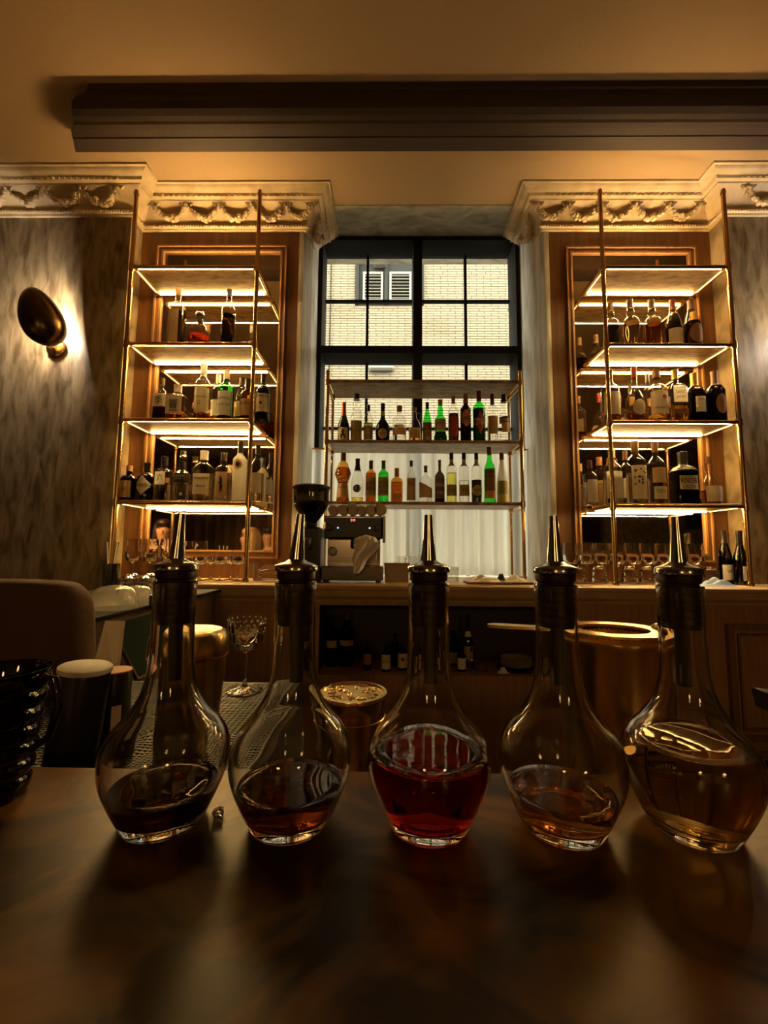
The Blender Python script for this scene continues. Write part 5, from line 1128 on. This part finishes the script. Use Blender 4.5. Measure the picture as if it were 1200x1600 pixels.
bottle(731, 960, 17, ZN, 2.40, 'champ', 'dark_glass', 'tall dark bottle with pale neck label in the niche', 'dark', .6, 'cap_black', .8, labels=[(.58, .68, .9, 'paper', R_), (.15, .4, .8, 'paper_tan', R_)], group=G)
bottle(721, 1010, 15, ZN, 2.31, 'squat', 'dark_glass', 'short dark bottle with grey label in the niche', 'dark', .6, 'cap_black', labels=[(.1, .55, .9, 'paper', R_)], group=G)
bottle(737, 1012, 12, ZN, 2.28, 'cone', 'clear_glass', 'little clear cone bottle at the front of the niche', 'clear', .5, 'steel', group=G)
glassware('shot_glass', [(r*.75, z*.75) for r, z in HIGH], 755, 1050, 2.31, ZN, 'small clear glass beside the plates in the niche', 'glass', None)
pp = at(808, 1048, 2.34)
for k in range(6):
    tag(MB().lathe([(0.045, 0), (0.05, 0.002), (0.078, 0.010), (0.080, 0.012), (0.076, 0.0125), (0.048, 0.005), (0.001, 0.0045)], 36).build('plate', 'ceramic', loc=(pp.x, 2.36, ZN+0.012+k*0.0075)), f'{ORD[k]} plate from the bottom of the stack inside the niche', 'plate', 'plates stacked in the niche')
tag(MB().lathe([(0.085, 0), (0.095, 0.001), (0.100, 0.011), (0.097, 0.0112), (0.09, 0.004), (0.001, 0.004)], 36).build('tray', 'black_plastic', loc=(pp.x, 2.36, ZN)), 'black round tray under the stacked plates', 'tray')
cloth('napkin', 786, 1045, 2.285, ZN+0.0, 0.03, 0.022, 0.03, 'paper', 'crumpled white napkin beside the plates in the niche', 21)

# ================================================================== THE ROOM BEHIND, SEEN IN THE MIRRORS
# brown drapes along the rear wall
def dr(u, v): return (-4.9+u*3.9, -3.38+0.05*math.sin(u*120)+0.02*math.sin(u*47+1), 0.02+v*3.2)
m = MB().grid(dr, 300, 2); tag(m.build('brown_drape', 'drape'), 'heavy brown drape reflected in the mirror beside the wall lamp', 'drape')
light('guest_fill_spot', 'SPOT', (-3.3, 1.0, 2.7), 380, WARM, 0.06, (Vector((-2.5, -0.5, 1.4))-Vector((-3.3, 1.0, 2.7))).to_track_quat('-Z', 'Y').to_euler(), math.radians(75))  # added fill spot without a fixture, brightens the guests for the mirror
def mirrored(px, py, Yv): p = at(px, py, Yv); return Vector((p.x, 2*YP-Yv, p.z))
pbr('skin', (0.62, 0.36, 0.24), 0.5); pbr('hair_dark', (0.018, 0.010, 0.007), 0.45, bump=((120, 120, 10), 0.4)); pbr('hair_blond', (0.50, 0.33, 0.15), 0.5, bump=((120, 120, 10), 0.4))
pbr('blouse_pale', (0.68, 0.56, 0.46), 0.8); pbr('shirt_dark', (0.10, 0.035, 0.025), 0.8); pbr('shirt_white', (0.75, 0.70, 0.62), 0.8); pbr('lips', (0.40, 0.07, 0.06), 0.4); pbr('trousers', (0.03, 0.025, 0.03), 0.8)
def skin_mesh(name, verts, edges, radii, mat, parent, sub=1, root=0):
    me = bpy.data.meshes.new(name); me.from_pydata(verts, edges, []); o = bpy.data.objects.new(name, me); COL.objects.link(o)
    md = o.modifiers.new('skin', 'SKIN'); md.use_smooth_shade = True
    for i, r in enumerate(radii): me.skin_vertices[0].data[i].radius = (r, r) if not isinstance(r, tuple) else r
    me.skin_vertices[0].data[root].use_root = True
    sb = o.modifiers.new('sub', 'SUBSURF'); sb.levels = sub; sb.render_levels = sub
    dg = bpy.context.evaluated_depsgraph_get(); m2 = bpy.data.meshes.new_from_object(o.evaluated_get(dg))
    bpy.data.objects.remove(o); m2.materials.clear(); m2.materials.append(MATS[mat])
    for p in m2.polygons: p.use_smooth = True
    o2 = bpy.data.objects.new(name, m2); COL.objects.link(o2); o2.parent = parent; return o2
def person(head, rz, label, hair, top, long_hair, tilt=0.0):
    """seated figure; head = position of the head centre, local -Y is where it faces"""
    s = head.z; e = empty('person', (head.x, head.y, 0), rz); tag(e, label, 'person', 'guests reflected in the mirror')
    H = s                                          # local z of the head centre
    sh = H-0.27; hip = H-0.72; kn = hip-0.02
    V = [(0, .02, hip), (0, .03, hip+.20), (0, .02, sh-.08), (0, .0, sh+.02), (0, -.005, sh+.10), (0, -.015, H-.04), (0, -.01, H+.045),
         (.17, .01, sh-.03), (.24, -.05, sh-.27), (.13, -.30, sh-.30), (.05, -.36, sh-.24),
         (-.17, .01, sh-.03), (-.24, -.05, sh-.27), (-.13, -.30, sh-.30), (-.03, -.37, sh-.22),
         (.10, -.02, hip-.02), (.13, -.44, kn), (.13, -.42, kn-.42), (.13, -.54, kn-.46),
         (-.10, -.02, hip-.02), (-.13, -.44, kn), (-.13, -.42, kn-.42), (-.13, -.54, kn-.46)]
    E_ = [(0, 1), (1, 2), (2, 3), (3, 4), (4, 5), (5, 6), (3, 7), (7, 8), (8, 9), (9, 10), (3, 11), (11, 12), (12, 13), (13, 14), (0, 15), (15, 16), (16, 17), (17, 18), (0, 19), (19, 20), (20, 21), (21, 22)]
    Rr = [(.16, .12), (.14, .10), (.16, .11), (.09, .08), .043, (.088, .098), (.094, .112), .065, .048, .036, .028, .065, .048, .036, .028, .09, .065, .045, .035, .09, .065, .045, .035]
    b = skin_mesh('body', V, E_, Rr, 'skin', e, 2)
    # face: nose, eyes, brows, lips, ears
    MB().ball((0, -.100, H-.005), .012, .018, .024, 10, 6).build('nose', 'skin', e)
    for k in (-1, 1):
        MB().ball((k*.031, -.088, H+.018), .012, .008, .006, 10, 6).build('eye', 'ink', e); MB().tube([(k*.015, -.096, H+.036), (k*.03, -.094, H+.041), (k*.047, -.084, H+.036)], .003, 6).build('eyebrow', hair, e)
        MB().ball((k*.080, -.005, H+.005), .010, .018, .030, 8, 6).build('ear', 'skin', e)
    MB().ball((0, -.090, H-.048), .022, .009, .007, 10, 6).build('lips', 'lips', e)
    # clothing: a shell over trunk and arms
    skin_mesh('top', V[0:4]+[V[7], V[8], V[9], V[11], V[12], V[13]], [(0, 1), (1, 2), (2, 3), (3, 4), (4, 5), (5, 6), (3, 7), (7, 8), (8, 9)], [(.175, .135), (.155, .115), (.175, .125), (.085, .08), .080, .060, .046, .080, .060, .046], top, e, 2)
    skin_mesh('trousers', [V[0], V[15], V[16], V[17], V[19], V[20], V[21]], [(0, 1), (1, 2), (2, 3), (0, 4), (4, 5), (5, 6)], [(.172, .13), .10, .076, .056, .10, .076, .056], 'trousers', e, 2)
    # fingers
    for k in (-1, 1):
        hx, hy, hz = (.05, -.36, sh-.24) if k > 0 else (-.03, -.37, sh-.22)
        f = MB()
        for j, L in enumerate((.055, .065, .07, .06)):
            a = (j-1.5)*.014; f.tube([(hx+a, hy-.012, hz), (hx+a*1.2-k*.012, hy-.035, hz+.012), (hx+a*1.2-k*.028, hy-.012-L*.7, hz-.004)], [.009, .0085, .006], 8)
        f.tube([(hx-k*.02, hy, hz), (hx-k*.04, hy-.02, hz+.018), (hx-k*.048, hy-.045, hz+.018)], [.010, .009, .007], 8); f.build('fingers', 'skin', e)
    hm = MB(); rh = random.Random(int(head.x*100))
    hm.lathe(interp([(.080, .0), (.096, .03), (.098, .055), (.082, .085), (.045, .104), (.001, .110)], 3), 24, (0, .024, H+.045), sec=lambda r, z, t: (r*.95*math.cos(t), r*1.12*math.sin(t)))
    n = 26
    for i in range(n):
        a = -0.30+i*(PI+0.6)/(n-1); x, y = .088*math.cos(a), .020+.100*math.sin(a)
        L = (.34 if long_hair else .10)*rh.uniform(.85, 1.1)
        hm.tube([(x*.9, y*.9+.012, H+.095), (x*1.10, y*1.05+.012, H+.02), (x*(1.28 if long_hair else 1.0), y*1.10, H-L*.45), (x*(1.25 if long_hair else .95)+rh.uniform(-.02, .02), y*1.05, H-L)], [.020, .026, .026 if long_hair else .018, .010], 7)
    hm.build('hair', hair, e)
    # bar stool under each guest
    st_ = empty('bar_stool', (head.x, head.y, 0), rz); tag(st_, label.replace('guest', 'stool under the guest', 1), 'stool', 'stools of the reflected guests')
    zt_ = hip-.168
    MB().lathe([(.15, 0), (.18, .01), (.18, .045), (.15, .055)], 32, (0, -.02, zt_-.056)).build('seat', 'leather_brown', st_)
    for k in range(4):
        a = PI/4+k*PI/2; MB().tube([(.11*math.cos(a), .11*math.sin(a)-.02, zt_-.057), (.17*math.cos(a), .17*math.sin(a)-.02, 0)], .014, 8).build('leg', 'dark_wood', st_)
    return e
hA = mirrored(256, 829, 5.45); hB = mirrored(389, 842, 5.55); hC_ = mirrored(420, 838, 6.7)
person(hA, PI-0.35, 'guest with long dark hair in a pale blouse, looking down', 'hair_dark', 'blouse_pale', True)
person(hB, PI+0.75, 'guest with blond hair in a dark red top', 'hair_blond', 'shirt_dark', True)
person(hC_, PI+0.4, 'guest in a white shirt at the edge of the mirror', 'hair_dark', 'shirt_white', False)
# things on the far wall, reflected in the other mirror
p = mirrored(925, 828, 8.56)
pf = empty('framed_picture', (p.x, -3.5, p.z)); tag(pf, 'framed grey picture reflected in the mirror behind the wine glasses', 'picture')
for a in ((-.20, -.17, -.26, .26), (.17, .20, -.26, .26), (-.17, .17, .23, .26), (-.17, .17, -.26, -.23)): MB().box(a[0], a[1], .001, .03, a[2], a[3]).build('frame_rail', 'shutter_paint', pf)
MB().box(-.17, .17, .001, .012, -.23, .23).build('print', 'steel_dark', pf)
p = mirrored(1085, 815, 8.5)
tv = empty('wall_screen', (p.x, -3.5, p.z)); tag(tv, 'small dark wall screen reflected at the edge of the mirror', 'screen')
MB().bbox(-.15, .15, .001, .035, -.15, .15, .006).build('housing', 'black_plastic', tv); MB().box(-.135, .135, .0352, .037, -.135, .135).build('display', 'screen_green', tv)
p = mirrored(990, 845, 7.9)
vz = empty('branch_vase', (p.x, p.y, 0)); tag(vz, 'tall dark vase of bare branches reflected behind the wine glasses', 'vase')
MB().lathe(interp([(.10, 0), (.14, .1), (.16, .5), (.11, .8), (.07, .95), (.09, 1.0)], 4), 28).build('vessel', 'black_plastic', vz)
rn = random.Random(4)
for k in range(9):
    a = rn.uniform(0, 2*PI); l = rn.uniform(.3, .6); MB().tube([(0, 0, .9), (.12*math.cos(a), .12*math.sin(a), 1.15), (l*.6*math.cos(a+.3), l*.6*math.sin(a+.3), 1.4), (l*math.cos(a), l*math.sin(a), 1.6+.2*rn.random())], [.010, .009, .007, .003], 6).build('branch', 'dark_wood', vz)
